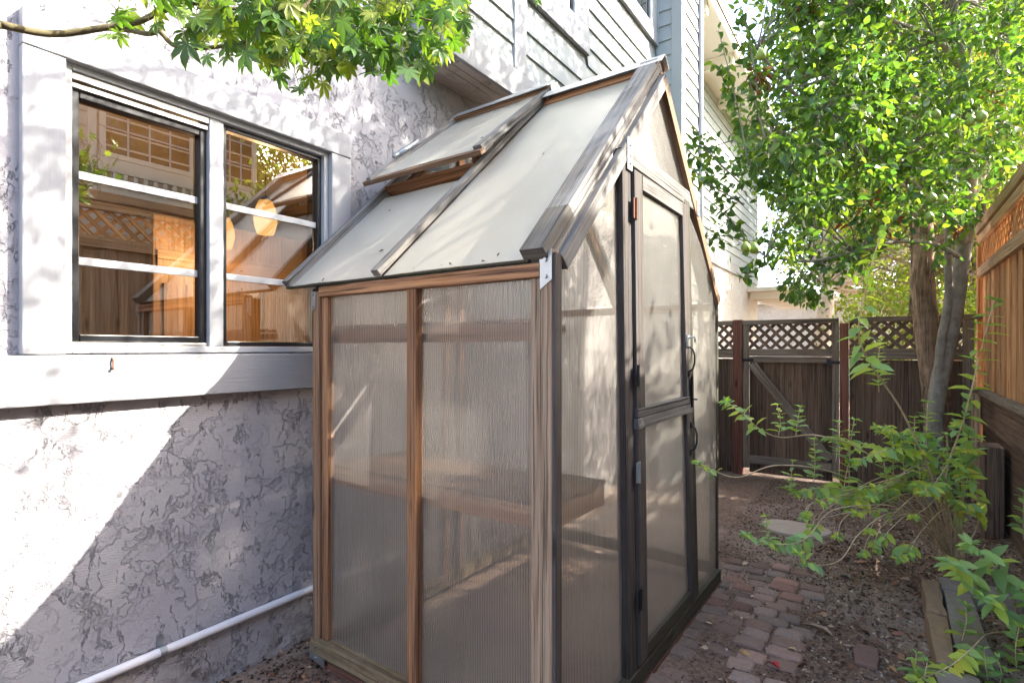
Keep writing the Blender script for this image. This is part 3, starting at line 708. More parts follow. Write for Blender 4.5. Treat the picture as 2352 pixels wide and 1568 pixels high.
# door gable (u = GL)
def jl(v, z, lean=.032): return v + lean * (1.7 - z)
def gstile(v0, v1, z0, z1, u, mat, th=.03, name='post', lean=.032, par=None):
    a = g(u, jl((v0 + v1) / 2, z0, lean), z0); c = g(u, jl((v0 + v1) / 2, z1, lean), z1)
    return beam(name, a, c, GV, v1 - v0, GU, th, mat, par)
gstile(.505, .583, -.06, 2.12, GL - .004, 'darkwood', .040, 'door_jamb')
gstile(1.27, 1.345, -.06, 2.09, GL - .004, 'darkmoss', .040, 'door_jamb', .075)
slope = math.atan2(ZR - ZE, VR)
beam('collar_beam', g(GL - .006, .545, 2.116), g(GL - .006, 1.40, 2.105), Z_, .075, GU, .040, 'railwood')
beam('gable_sill', g(GL - .002, .04, .022), g(GL - .002, 1.875, .022), Z_, .070, GU, .055, 'darkmoss')
beam('skirt_board', g(GL + .001, .055, -.095), g(GL + .001, 1.90, -.095), Z_, .160, GU, .05, 'skirt')
panel([g(GL - .010, .03, .05), g(GL - .010, .55, .05), g(GL - .010, .53, 2.10), g(GL - .010, .03, 1.66)], 'poly_gable', udir=GV, nrm=GU, bow=.004)
m_ = MB(); q = [g(GL - .010, .03, 1.66), g(GL - .010, .53, 2.10), g(GL - .010, .5, 2.11)]; m_.quad(q); m_.build('panel', 'poly_gable', gh)
panel([g(GL - .006, 1.40, .05), g(GL - .006, 1.89, .05), g(GL - .006, 1.89, 1.64), g(GL - .006, 1.31, 2.08)], 'poly_gable', udir=GV, nrm=GU, bow=.035)
m_ = MB(); q = [g(GL - .012, .46, 2.10), g(GL - .012, 1.46, 2.10), g(GL - .012, VR, ZR - .02)]; m_.quad(q, [(k.dot(GV), k.z) for k in q]); m_.build('panel', 'poly_gable', gh)
# stable door in two leaves
door = MB(); ud = GL + .014
def dst(mb, v0, v1, z0, z1, lean): mb.prism(g(ud, jl((v0 + v1) / 2, z0, lean), z0), g(ud, jl((v0 + v1) / 2, z1, lean), z1), GV, GU, v1 - v0, .032)
dst(door, .588, .672, .075, 1.06, .032); dst(door, .588, .672, 1.078, 2.055, .032); dst(door, 1.185, 1.262, .075, 1.06, .075); dst(door, 1.185, 1.262, 1.078, 2.055, .075)
door_o = door.build('door', 'darkwood', gh, bevel=.003); door_o['label'] = 'dark wooden stable door with two ribbed panels'
beam('top_rail', g(ud, .665, 2.025), g(ud, 1.168, 2.020), Z_, .062, GU, .032, 'railwood', door_o)
beam('middle_rail', g(ud + .002, .606, 1.094), g(ud + .002, 1.305, 1.098), Z_, .034, GU, .036, 'railwood', door_o)
beam('middle_rail', g(ud + .002, .608, 1.052), g(ud + .002, 1.308, 1.054), Z_, .044, GU, .036, 'railwood', door_o)
beam('bottom_rail', g(ud, .715, .105), g(ud, 1.302, .105), Z_, .055, GU, .032, 'darkmoss', door_o)
panel([g(ud - .002, .67, 1.10), g(ud - .002, 1.25, 1.10), g(ud - .002, 1.19, 2.0), g(ud - .002, .65, 2.0)], 'poly_gable', 'door_panel', door_o, .003, GU, GV)
panel([g(ud - .002, .70, .10), g(ud - .002, 1.33, .10), g(ud - .002, 1.26, 1.05), g(ud - .002, .67, 1.05)], 'poly_gable', 'door_panel', door_o, .003, GU, GV)
for zc, vv in ((1.30, 1.252), (.905, 1.290)):
    h = MB(); h.tube([g(ud + .017, vv, zc + .062), g(ud + .036, vv + .004, zc + .05), g(ud + .044, vv + .006, zc + .02), g(ud + .044, vv + .006, zc - .02), g(ud + .036, vv + .004, zc - .05), g(ud + .017, vv, zc - .062)], .0045, 8)
    h.box(g(ud + .016, vv - .012, zc + .055), g(ud + .020, vv + .012, zc + .085)); h.box(g(ud + .016, vv - .012, zc - .085), g(ud + .020, vv + .012, zc - .055))
    part_under(h, 'handle', 'iron', door_o, smooth=True)
h = MB(); h.box(g(ud + .016, 1.262, 1.085), g(ud + .020, 1.300, 1.20)); h.tube([g(ud + .026, 1.28, 1.06), g(ud + .026, 1.28, 1.215)], .006, 8); h.tube([g(ud + .026, 1.28, 1.10), g(ud + .05, 1.286, 1.10)], .004, 6); part_under(h, 'bolt', 'iron', door_o)
h = MB(); h.tube([g(ud + .017, 1.235, 1.405), g(ud + .05, 1.24, 1.408), g(ud + .05, 1.25, 1.385)], .006, 6); h.box(g(ud + .016, 1.22, 1.36), g(ud + .022, 1.26, 1.42)); part_under(h, 'latch', 'galv', door_o)
for zc, mt in ((1.90, 'rust'), (1.245, 'iron'), (.86, 'galv'), (.35, 'iron')):
    h = MB(); v_ = jl(.586, zc); h.box(g(ud + .017, v_ - .020, zc - .04), g(ud + .020, v_ + .020, zc + .04)); h.tube([g(ud + .022, v_, zc - .042), g(ud + .022, v_, zc + .042)], .006, 8); part_under(h, 'hinge', mt, door_o)
# roof: rafters, panels, ridge
EU = (-.185, .428, 1.163); RU = (-.04, .585, 1.168)   # rafter positions at the eave and at the ridge
def rp(i, v, dz=0):                                   # point on the near roof slope, rafter i (float ok)
    t_ = (v - .03) / (VR - .03); e = np.interp(i, [0, 1, 2], EU); r_ = np.interp(i, [0, 1, 2], RU)
    return g(e + (r_ - e) * t_, v, ZE + (ZR - ZE) * v / VR + dz)
def rq(i, v, dz=0):                                   # far slope, mirrored
    t_ = (v - .03) / (VR - .03); e = np.interp(i, [0, 1, 2], EU); r_ = np.interp(i, [0, 1, 2], RU)
    return g(r_, 2 * VR - v, ZE + (ZR - ZE) * v / VR + dz)
nrm1 = (g(0, 1, ZR) - g(0, 0, ZE)); NS = GU.cross(GV * VR + Z_ * (ZR - ZE)).normalized(); NF = Vector((NS.x, NS.y, NS.z)); NF = (NS - GV * 2 * NS.dot(GV))
def raft(f_, i, v0, v1, wd_, th, lift, mat, name='rafter'):
    n_ = NS if f_ is rp else NF
    return beam(name, f_(i, v0) + n_ * lift, f_(i, v1) + n_ * lift, GU, wd_, n_, th, mat)
raft(rp, 0, .0, .995, .034, .045, .012, 'greywood'); raft(rp, 1, .0, .95, .040, .03, .020, 'greywood'); raft(rp, 2, .0, .975, .088, .055, .016, 'greywood')
raft(rq, 0, .0, .995, .034, .045, .012, 'greywood'); raft(rq, 1, .0, .95, .040, .03, .020, 'greywood'); raft(rq, 2, .0, .975, .088, .055, .016, 'redgrey')
raft(rp, 0, .06, .97, .045, .05, -.045, 'redwood'); raft(rp, 1, .02, .95, .040, .05, -.035, 'redwood'); raft(rq, 1, .02, .95, .040, .05, -.035, 'redwood')
for f_, mt in ((rp, 'greywood'), (rq, 'redgrey')):    # barge boards on the gable face
    n_ = NS if f_ is rp else NF
    a = f_(2, .02); c = f_(2, .945); a = g(GL + .006, (a - GO).dot(GV), a.z); c = g(GL + .006, (c - GO).dot(GV), c.z)
    beam('barge_board', a - n_ * .044, c - n_ * .044, n_, .055, GU, .026, mt)
for i0, i1, v0, v1 in ((0.03, .97, .005, .49), (1.03, 1.97, .005, .96)):
    panel([rp(i0, v0), rp(i1, v0), rp(i1, v1), rp(i0, v1)], 'poly_roof', udir=GU, nrm=NS, bow=.003)
for i0, i1 in ((0.03, .97), (1.03, 1.97)):
    panel([rq(i0, .005), rq(i1, .005), rq(i1, .96), rq(i0, .96)], 'poly_far', udir=GU, nrm=NF)
beam('drip_edge', rp(.0, .0, -.004), rp(1.97, .0, -.004), GV, .026, Z_, .010, 'darkmoss')
M['crust'] = m_wood('crusted_rafter_end', (.07, .058, .045), (.16, .15, .13), (.018, .015, .012), (.13, .125, .118), .6, .12)
raft(rp, 2, -.003, .16, .0895, .0565, .016, 'crust', 'rafter_end')
beam('roof_rail', rp(.04, .515, .012), rp(.96, .53, .012), NS, .05, GV, .045, 'redwood')
beam('ridge_beam', g(-.03, VR, ZR - .02), g(1.20, VR, ZR - .02), Z_, .07, GU.cross(Z_), .04, 'redwood')
m_ = MB()
for s_ in (-1, 1):
    a, c = g(.60, VR, ZR + .058), g(1.235, VR, ZR + .058); d = GV * s_ * .052 - Z_ * .050
    m_.prism((a + a + d) / 2, (c + c + d) / 2, d, d.cross(GU), d.length, .003)
m_.build('ridge_cap', 'galv', gh)
# roof vent, propped open
vent = MB()
VH0, VH1 = g(-.03, .99, 2.690), g(.590, 1.02, 2.715); VL0, VL1 = g(-.075, .395, 2.213), g(.565, .445, 2.240)
vn = (VH1 - VH0).cross(VL0 - VH0).normalized(); vn = vn if vn.z > 0 else -vn
side = (VL0 - VH0).normalized()
vent.prism(VH0, VL0 + side * .03, (VH1 - VH0), vn, .030, .030); vent_o = vent.build('roof_vent', 'greywood', gh, bevel=.0025)
vent_o['label'] = 'roof vent propped open beside the ridge'
beam('vent_rail', VH1, VL1, (VH1 - VH0), .046, vn, .032, 'greywood', vent_o)
bd = (VL1 - VL0).normalized()
beam('vent_bottom_rail', VL0 - bd * .05 - vn * .012 + side * .012, VL1 + bd * .03 - vn * .012 + side * .012, side, .036, vn, .022, 'redgrey', vent_o)
beam('vent_top_rail', VH0 + vn * .014, VH1 + vn * .014, side, .05, vn, .022, 'redgrey', vent_o)
panel([VL0 + bd * .01, VL1 - bd * .01, VH1 - bd * .01, VH0 + bd * .01], 'poly_roof', 'vent_panel', vent_o, .003, vn, GU)
m_ = MB(); m_.prism(VH0 + vn * .034, VH1 + vn * .034 + bd * .02, side, vn, .075, .004); m_.prism(VH1 + bd * .03 - vn * .012, VH1 + bd * .033 - vn * .012, side, vn, .075, .07)
part_under(m_, 'vent_cap', 'galv', vent_o)
m_ = MB(); m_.prism(VH0 * .52 + VL0 * .48 + vn * .028 - bd * .004, VH0 * .30 + VL0 * .70 + vn * .028 - bd * .004, bd, vn, .03, .02); m_.tube([VH0 * .30 + VL0 * .70 + vn * .03, VH0 * .25 + VL0 * .75 + vn * .03], .011, 8); part_under(m_, 'bracket', 'galv', vent_o, smooth=True)
pa, pb2 = VL0 * .55 + VL1 * .45 - vn * .01, rp(.66, .52, .05)
m_ = MB(); m_.prism(pa, pb2, (0, 0, 1), GV, .022, .008); m_.prism(pb2 - GU * .02 + Z_ * .004, pb2 + GU * .04 + Z_ * .012, GV, Z_, .02, .03); part_under(m_, 'prop_arm', 'galv', vent_o)
for k in range(3):
    u_ = rp(.955 - .04 * k, .56)
    beam('vent_slide', u_ - Z_ * .06 + GV * .0, u_ + Z_ * (.14 - .02 * k) + GV * .02, GU, .016, GV, .022, 'redwood' if k else 'darkwood', vent_o)
panel([rp(.98, .54, .02), rp(.98, .93, .02), g(.585, .96, 2.68), g(.57, .56, 2.31)], 'poly_side', 'vent_cheek', vent_o, 0, GU, GV, 4)
# corner brackets and bolts
for nm, pts in (('bracket', [g(1.176, -.004, 1.64), g(1.221, -.004, 1.66), g(1.221, -.004, 1.565), g(1.178, -.004, 1.535)]),
                ('bracket', [g(-.012, -.006, .085), g(.010, -.014, .085), g(.024, -.014, .030), g(.095, -.014, .026), g(.092, -.014, -.012), g(-.010, -.014, .008)]),
                ('bracket', [g(-.010, -.004, 1.60), g(.022, -.004, 1.60), g(.018, -.004, 1.53), g(-.008, -.004, 1.51)])):
    m_ = MB(); k = [Vector(p) for p in pts]; m_.quad(k[::-1]); k2 = [p + GV * .0035 for p in k]; m_.quad(k2)
    for i in range(len(k)): m_.quad([k[i], k[(i + 1) % len(k)], k2[(i + 1) % len(k)], k2[i]])
    cen = sum(k, Vector()) / len(k)
    for dz in (-.028, .03): m_.tube([cen + Z_ * dz * .9 - GV * .000, cen + Z_ * dz * .9 - GV * .007], .006, 8)
    m_.build(nm, 'galv', gh)
for vv in (.505, 1.40):
    m_ = MB(); m_.prism(g(GL + .022, vv + .045, 2.045), g(GL + .022, vv + .045, 2.17), GV, GU, .045, .003)
    for dz in (2.07, 2.10, 2.14): m_.tube([g(GL + .022, vv + .045, dz), g(GL + .029, vv + .045, dz)], .005, 8)
    m_.build('bracket', 'galv', gh)
# bits of leaf caught on the roof and along the drip edge
n = 18; vv_ = np.where(NR.uniform(0, 1, n) < .6, NR.uniform(.0, .03, n), NR.uniform(.02, .95, n)); uu_ = NR.uniform(.0, 1.15, n)
keep_ = (vv_ < .47) | (uu_ > .62); uu_, vv_ = uu_[keep_], vv_[keep_]; n = len(uu_)
rP = np.array([tuple(g(a, b_, ZE + (ZR - ZE) * b_ / VR) + NS * (.006 if b_ > .03 else .012)) for a, b_ in zip(uu_, vv_)])
rD = unit(n); rD -= (rD @ np.array(NS))[:, None] * np.array(NS)
o = np_mesh('roof_litter', *scatter(tpl_oval(.22, .15, .3), rP, rD, np.array(NS)[None] + unit(n) * .35, NR.uniform(.008, .026, n), pick([(.10, .06, .035), (.05, .035, .02), (.20, .12, .06)], n)), 'attr')
tag(o, 'small dry leaf bits caught on the greenhouse roof', 'leaf litter', kind='stuff')
# shelves inside
sh = thing('plant_shelf', 'upper slatted plant shelf inside the greenhouse', 'shelf', tuple(g(.6, .15, 1.44)), 'slatted shelves inside the greenhouse')
m_ = MB(); m_.prism(g(.05, .075, 1.405), g(1.165, .075, 1.405), Z_, GV, .060, .020); m_.prism(g(.05, .175, 1.415), g(1.165, .175, 1.415), Z_, GV, .030, .018); m_.build('rail', 'redwood', sh, bevel=.002)
m_ = MB()
for k in range(8): m_.prism(g(.115 + k * .135, .062, 1.444), g(.115 + k * .135, .19, 1.444), GU, Z_, .108, .014)
m_.build('slats', 'redgrey', sh, bevel=.002)
sh = thing('plant_shelf', 'lower slatted bench inside the greenhouse', 'shelf', tuple(g(.6, .3, .815)), 'slatted shelves inside the greenhouse')
z = .815
m_ = MB(); m_.prism(g(.05, .066, z - .02), g(1.165, .066, z - .02), Z_, GV, .070, .020); m_.prism(g(.05, .47, z - .03), g(1.165, .47, z - .03), Z_, GV, .075, .022)
m_.prism(g(1.155, .09, z - .03), g(1.155, .46, z - .03), Z_, GU, .07, .02); m_.build('rail', 'bench', sh, bevel=.002)
m_ = MB()
for k in range(6): v_ = .10 + k * .074; m_.prism(g(.05, v_, z + .016), g(1.16, v_, z + .016), GV, Z_, .0725, .014)
m_.build('slats', 'redgrey', sh, bevel=.002)

# ------------------------------------------------------------------ gate and fences
GYF = 6.42
def vboards(mb, org, ud, nd, wid, z0, z1, bw=.135, gap=-.002, th=.016, jit=.006, batten=False):
    org = Vector(org); ud = Vector(ud); nd = Vector(nd); s_ = 0; k = 0
    while s_ < wid - .02:
        w_ = min(bw * R.uniform(.9, 1.08), wid - s_); d_ = R.uniform(0, jit) + (.014 if batten and k % 2 else 0)
        c_ = org + ud * (s_ + w_ / 2) + nd * d_; tl = ud * R.uniform(-.003, .003)
        mb.prism(c_ + Z_ * z0, c_ + tl + Z_ * z1, ud, nd, w_ - gap, th); s_ += w_; k += 1
    return mb
gate = thing('wooden_gate', 'dark wooden garden gate with lattice top and diagonal brace', 'gate', (1.45, GYF, 0))
vboards(MB(), (1.05, GYF, 0), X_, -Y_, .79, .0, 1.21).build('boards', 'gateboard', gate, bevel=.002)
m_ = MB(); yf = GYF - .034
for lo, hi in (((.992, yf - .02, .05), (1.050, yf + .02, 1.66)), ((1.838, yf - .02, .05), (1.898, yf + .02, 1.66)), ((1.052, yf - .018, 1.272), (1.836, yf + .018, 1.350)), ((1.052, yf - .020, 1.205), (1.836, yf + .016, 1.268)), ((1.052, yf - .018, .10), (1.836, yf + .016, .19))): m_.box(lo, hi)
m_.build('frame', 'gateframe', gate, bevel=.003)
m_ = MB(); m_.prism((1.075, yf, 1.19), (1.815, yf, .22), (1, 0, .75), Y_, .085, .03); m_.build('brace', 'gateframe', gate, bevel=.003)
m_ = MB(); m_.box((.99, yf - .03, 1.612), (1.90, yf + .05, 1.66)); m_.build('cap_rail', 'gateframe', gate, bevel=.003)
m_ = MB(); lattice(m_, (1.052, GYF - .02, 1.35), X_, -Y_, .784, .262, .078, .034); m_.build('lattice_panel', 'lattice', gate)
for x0, x1, z in ((.96, 1.10, 1.228), (1.80, 1.93, 1.212)):
    m_ = MB(); m_.prism((x0, yf - .023, z), (x1, yf - .023, z), Z_, Y_, .03, .005); m_.prism((x0 - .01, yf - .023, z), (x0 + .03, yf - .023, z), Z_, Y_, .07, .006); m_.build('hinge', 'iron', gate)
fl = thing('gate_fence', 'short fence panel with lattice top left of the gate post', 'fence', (.4, GYF, 0), 'dark fence panels either side of the gate')
fr_ = thing('gate_fence', 'wide dark fence panel with lattice top behind the tree trunks', 'fence', (2.45, GYF, 0), 'dark fence panels either side of the gate')
for par, x0, x1 in ((fl, -.2, .885), (fr_, 1.985, 2.945)):
    vboards(MB(), (x0, GYF + .01, 0), X_, -Y_, x1 - x0, -.1, 1.24, .15).build('boards', 'gateboard', par, bevel=.002)
    m_ = MB(); m_.box((x0, GYF - .045, 1.25), (x1, GYF - .005, 1.352)); m_.build('rail', 'gateframe', par, bevel=.003)
    m_ = MB(); m_.box((x0, GYF - .06, 1.615), (x1 + (.0 if par is fl else .06), GYF + .03, 1.662)); m_.build('cap_rail', 'gateframe', par, bevel=.003)
    m_ = MB(); lattice(m_, (x0, GYF - .01, 1.352), X_, -Y_, x1 - x0, .262, .078, .034); m_.build('lattice_panel', 'lattice', par)
onebox('post', (.888, GYF - .06, -.1), (.988, GYF + .04, 1.67), 'redpost', fl, .004)
onebox('post', (1.904, GYF - .06, -.1), (1.980, GYF + .03, 1.608), 'redpost', fr_, .004)
onebox('post', (2.86, GYF - .065, -.1), (2.94, GYF - .02, 1.608), 'gateframe', fr_, .004)
# tall orange fence along the right side
fn = thing('board_fence', 'tall orange board fence with lattice top on a raised base', 'fence', (3.0, 3, 0))
FXX = 3.0
for y0, y1, dz in ((3.90, 6.40, 0.0), (-5.0, 3.898, .20)):
    m_ = vboards(MB(), (FXX + .02, y0, 0), Y_, -X_, y1 - y0 + (.04 if dz else 0), 1.0, 2.0 + dz, .112, -.012, .016, .003, True); m_.build('boards', 'fence' if dz == 0 else 'fence_dim', fn, bevel=.002)
    m_ = MB(); m_.box((FXX - .035, y0, 1.985 + dz), (FXX + .005, y1, 2.075 + dz)); m_.box((FXX - .05, y0, 2.37 + dz), (FXX + .05, y1, 2.45 + dz)); m_.box((FXX - .03, y0, 2.295 + dz), (FXX + .0, y1, 2.368 + dz)); m_.build('rail', 'fencerail', fn, bevel=.004)
    m_ = MB(); lattice(m_, (FXX + .012, y0, 2.07 + dz), Y_, -X_, y1 - y0, .24 if dz == 0 else .25, .082, .034); m_.build('lattice_panel', 'fence', fn)
    m_ = MB(); m_.box((FXX - .06, y0, .955), (FXX + .04, y1, 1.0)); m_.build('rail', 'gateframe', fn, bevel=.004)
    m_ = MB(); m_.box((FXX - .03, y0, .70), (FXX + .01, y1, .945)); m_.box((FXX - .0, y0, -.1), (FXX + .04, y1, .69)); m_.build('retaining_board', 'gateboard', fn, bevel=.004)
for y in (6.36, 5.0, 3.9, 1.6, -.4): onebox('post', (FXX + .045, y - .05, -.1), (FXX + .135, y + .05, 2.45), 'fence', fn, .004)
onebox('post', (FXX - .10, 6.20, -.05), (FXX - .035, 6.33, .955), 'fencerail', fn, .004)
onebox('corner_post', (FXX - .03, 6.44, -.05), (FXX + .03, 6.52, 2.4), 'fence', fn, .004)
for y in (5.05, 3.3): onebox('base_block', (FXX - .14, y, -.05), (FXX - .034, y + .26, .66), 'gateboard', fn, .006)

# ------------------------------------------------------------------ neighbour's house across the fence (mirrored in the window)
nb = thing('neighbour_house', 'tan sided house across the fence, mirrored in the window', 'house', (5.2, 1, 0))
NX = 5.2
b = siding(MB(), (NX, -5, 0), Y_, -X_, 9.35, 0, 5.02, exp=.17); b.box((NX + .02, -5, -.1), (NX + 4, 4.35, 5.02)); b.build('siding_wall', 'tan_siding', nb)
b = MB(); b.box((NX - .04, 2.385, 0), (NX - .005, 2.47, 5.0)); b.build('trim_board', 'tan_trim', nb)
onebox('trim_board', (NX - .05, 2.48, 3.44), (NX - .004, 4.39, 3.60), 'tan_trim', nb)
b = MB()
for k in range(17): b.box((NX - .045, 2.52 + k * .11, 3.24), (NX - .004, 2.565 + k * .11, 3.438))
b.box((NX - .035, 2.48, 3.10), (NX - .004, 4.39, 3.238)); b.build('dentil_trim', 'tan_trim', nb)
for y0, y1 in ((2.56, 3.50), (3.70, 4.34)):
    fr0 = bars(ringf(NX - .05, NX - .004, y0 - .06, y1 + .06, 3.605, 4.62, .06)).build('window', 'tan_trim', nb)
    p_ = MB(); p_.quad([(NX - .015, y1, 3.66), (NX - .015, y0, 3.66), (NX - .015, y0, 4.56), (NX - .015, y1, 4.56)]); part_under(p_, 'pane', 'nglass', fr0)
    g_ = []
    for k in range(1, 4): yy = y0 + (y1 - y0) * k / 4; g_.append(((NX - .03, yy - .01, 3.665), (NX - .02, yy + .01, 4.555)))
    for k in range(1, 3): zz = 3.66 + .9 * k / 3; g_.append(((NX - .032, y0 + .002, zz - .01), (NX - .0185, y1 - .002, zz + .01)))
    part_under(bars(g_), 'muntin', 'vinyl', fr0)
b = MB(); b.box((NX - .30, -5.4, 5.03), (NX + .1, 4.4, 5.09)); b.quad([(NX - .30, -5.4, 5.1), (NX - .30, 4.4, 5.1), (NX + 3, 4.4, 6.6), (NX + 3, -5.4, 6.6)]); b.build('roof', 'tan_trim', nb)

# ------------------------------------------------------------------ trees
def bez(pts, n=8):
    """smooth polyline (Catmull-Rom) through pts"""
    P = [Vector(p) for p in pts]; P = [P[0] * 2 - P[1]] + P + [P[-1] * 2 - P[-2]]; out = []
    for i in range(1, len(P) - 2):
        for k in range(n):
            t_ = k / n; a, b_, c, d = P[i - 1], P[i], P[i + 1], P[i + 2]
            out.append(.5 * ((2 * b_) + (c - a) * t_ + (2 * a - 5 * b_ + 4 * c - d) * t_ * t_ + (3 * b_ - a - 3 * c + d) * t_ ** 3))
    out.append(P[-2]); return out
def limb(mb, pts, r0, r1, n=6, seg=9, wob=.04):
    q = bez(pts, n); m_ = len(q); mb.tube(q, [r0 + (r1 - r0) * (i / (m_ - 1)) for i in range(m_)], seg, wob=wob); return q
def clump_leaves(cl, size, cols, tpl, droop=.4, outw=.6, flat=.6):
    """cl: list of (centre, radius xyz, count)"""
    parts = []
    for c, r_, n in cl:
        d = unit(n) * (NR.uniform(0, 1, n) ** .45)[:, None]; P = np.array(c) + d * np.array(r_)
        D = d * outw + unit(n) * .7; D[:, 2] -= droop
        Nn = unit(n) * .75; Nn[:, 2] += flat
        parts.append(scatter(tpl, P, D, Nn, NR.uniform(size[0], size[1], n), pick(cols, n, .25)))
    return join(parts)
pear = thing('pear_tree', 'pear tree with smooth grey trunk, green fruit and glossy leaves', 'tree', tuple(px(2150, 1160, 4.6)))
tb = MB()
T0 = px(2138, 1180, 4.55); T1 = px(2150, 930, 4.5); T2 = px(2192, 720, 4.45); T3 = px(2215, 560, 4.4); T4 = px(2228, 420, 4.35); T5 = px(2225, 300, 4.3); T6 = px(2210, 160, 4.25); T7 = px(2190, 0, 4.2)
limb(tb, [T0, T1, T2, T3], .070, .054); limb(tb, [T3, T4, T5, T6, T7, px(2180, -200, 4.2)], .056, .022)
limb(tb, [T3, px(2170, 490, 4.3), px(2120, 450, 4.15), px(2050, 380, 3.95), px(1960, 330, 3.75), px(1880, 260, 3.55)], .048, .014)
limb(tb, [px(2160, 900, 4.50), px(2160, 800, 4.42), px(2178, 690, 4.38), px(2178, 560, 4.35), px(2190, 400, 4.3), px(2200, 250, 4.3), px(2240, 60, 4.3)], .036, .016)
limb(tb, [px(2205, 590, 4.4), px(2140, 560, 4.2), px(2060, 555, 4.0), px(1960, 580, 3.8), px(1860, 600, 3.6), px(1760, 590, 3.4)], .022, .007)
limb(tb, [T5, px(2260, 180, 4.1), px(2300, 80, 3.9), px(2340, -40, 3.8)], .03, .014)
limb(tb, [T6, px(2150, 90, 4.0), px(2080, 60, 3.8), px(1980, 20, 3.6)], .028, .01)
limb(tb, [px(2050, 380, 3.95), px(1990, 300, 3.8), px(1900, 290, 3.6), px(1780, 300, 3.45)], .02, .007)
limb(tb, [px(1990, 300, 3.8), px(1940, 220, 3.7), px(1880, 150, 3.6), px(1860, 30, 3.6)], .017, .006)
limb(tb, [px(1880, 260, 3.55), px(1810, 200, 3.45), px(1740, 110, 3.35), px(1700, 20, 3.3)], .012, .005)
limb(tb, [px(2228, 420, 4.35), px(2290, 340, 4.2), px(2352, 300, 4.0), px(2440, 260, 3.8)], .022, .01)
twig_anchor = [px(*a) for a in ((2215, 560, 4.4), (2120, 450, 4.15), (2050, 380, 3.95), (1960, 330, 3.75), (1880, 260, 3.55), (1780, 300, 3.45), (1810, 200, 3.45), (1740, 110, 3.35), (2060, 555, 4.0), (1960, 580, 3.8), (1860, 600, 3.6), (1760, 590, 3.4), (2150, 90, 4.0), (1980, 20, 3.6), (2300, 80, 3.9), (2290, 340, 4.2), (2352, 300, 4.0), (2190, 0, 4.2), (2200, 250, 4.3), (1900, 150, 3.6))]
cl = []
R.seed(21)
def crownpt():
    while True:
        x = R.uniform(1610, 2460); y = R.uniform(-420, 700)
        if x < 1660 + max(0, (y - 330)) * .0 and y < 40: continue
        if x < 1720 + max(0, 60 - y) * .4 and R.random() < .93: continue
        if x < 1800 and R.random() < .45: continue
        if y > 480 and R.random() < .45: continue
        if y > 520 and x > 1990 and R.random() < .9: continue
        if y > 590 and not (1690 < x < 1990): continue
        if x > 2220 and y > 400: continue
        if x > 2300 and y > 330: continue
        if y < -50 and R.random() < .35: continue
        d_ = R.uniform(3.2, 4.7) if x < 2050 else R.uniform(3.5, 5.0)
        return px(x, y, d_)
for _ in range(540):
    c = crownpt(); r_ = R.uniform(.10, .20); cl.append((c, (r_, r_, r_ * .8), int(R.uniform(26, 54))))
    a = min(twig_anchor, key=lambda q: (q - c).length); mid = (a + c) / 2 + Vector((R.uniform(-.06, .06), R.uniform(-.06, .06), R.uniform(-.02, .08)))
    limb(tb, [a, mid, c], .0065, .0028, 3, 5, 0)
# upright sprays at the ragged left edge
sp = []
for x0, y0, x1, y1 in ((1760, 330, 1690, 30), (1720, 380, 1650, 70), (1700, 420, 1590, 300), (1710, 470, 1585, 400), (1720, 560, 1640, 470), (1780, 600, 1700, 640), (1690, 260, 1640, 150), (1850, 120, 1770, -40), (1740, 210, 1700, 0), (1660, 480, 1600, 360)):
    d_ = R.uniform(3.3, 3.6); q = limb(tb, [px(x0, y0, d_), px((x0 + x1) / 2 + R.uniform(-12, 12), (y0 + y1) / 2, d_), px(x1, y1, d_ - .1)], .006, .002, 6, 5, 0)
    for p in q[2:]:
        for _ in range(3): sp.append(p)
n = len(sp); spP = np.array([tuple(p) for p in sp]) + NR.normal(0, .012, (n, 3)); spD = unit(n); spD[:, 2] -= .15; spN = unit(n) * .7; spN[:, 2] += .6
PC = [(.09, .175, .045), (.125, .23, .05), (.07, .145, .05), (.165, .27, .05), (.10, .18, .07), (.22, .32, .055)]
R.seed(33); NR.seed(33)
for _ in range(105):                                  # the top of the tree, above the picture, that dapples the house
    d = Vector(unit(1)[0]) * (R.random() ** .4); c = Vector((2.9 + d.x * 1.3, 5.0 + d.y * 1.5, 5.35 + d.z * 1.0)); cl.append((c, (.26, .26, .2), 46))
    if R.random() < .4: limb(tb, [px(2180, -200, 4.2), (px(2180, -200, 4.2) + c) / 2, c], .012, .003, 3, 5, 0)
for c0, rr_, k in (((2.9, 6.3, 6.4), (1.2, 1.4, .9), 85), ((2.5, 4.2, 4.75), (.8, .7, .5), 14), ((2.8, 3.7, 4.5), (.6, .4, .45), 14), ((3.0, 3.0, 4.55), (.4, .45, .45), 15), ((2.9, 4.2, 5.25), (.45, .45, .6), 30), ((2.95, 2.75, 3.75), (.25, .2, .2), 1)):
    for _ in range(k):
        d = Vector(unit(1)[0]) * (R.random() ** .4); c = Vector((c0[0] + d.x * rr_[0], c0[1] + d.y * rr_[1], c0[2] + d.z * rr_[2])); cl.append((c, (.26, .26, .2), 46))
        if R.random() < .3: limb(tb, [px(2180, -200, 4.2), (px(2180, -200, 4.2) + c) / 2, c], .012, .003, 3, 5, 0)
strk = []  # leaves added out of view along the sun line, to cast streaks on the roof
for _ in range(46):
    u_, v_ = R.uniform(.1, 1.15), R.uniform(.05, .9)
    rpnt = Vector((.218, 1.474, 0)) + Vector((u_, v_, 1.632 + (2.62 - 1.632) * v_ / .96)); c = rpnt + SUN * R.uniform(2.5, 3.4)
    strk.append((c, (.05, .05, .05), R.choice((2, 3, 4, 6))))
    limb(tb, [c, c + Vector((.05, .25, .25)), Vector((2.75, 4.2, 4.7))], .003, .006, 3, 4, 0)
cl += strk
cr = clump_leaves(cl, (.036, .074), PC, tpl_oval(.29, .10, .14))
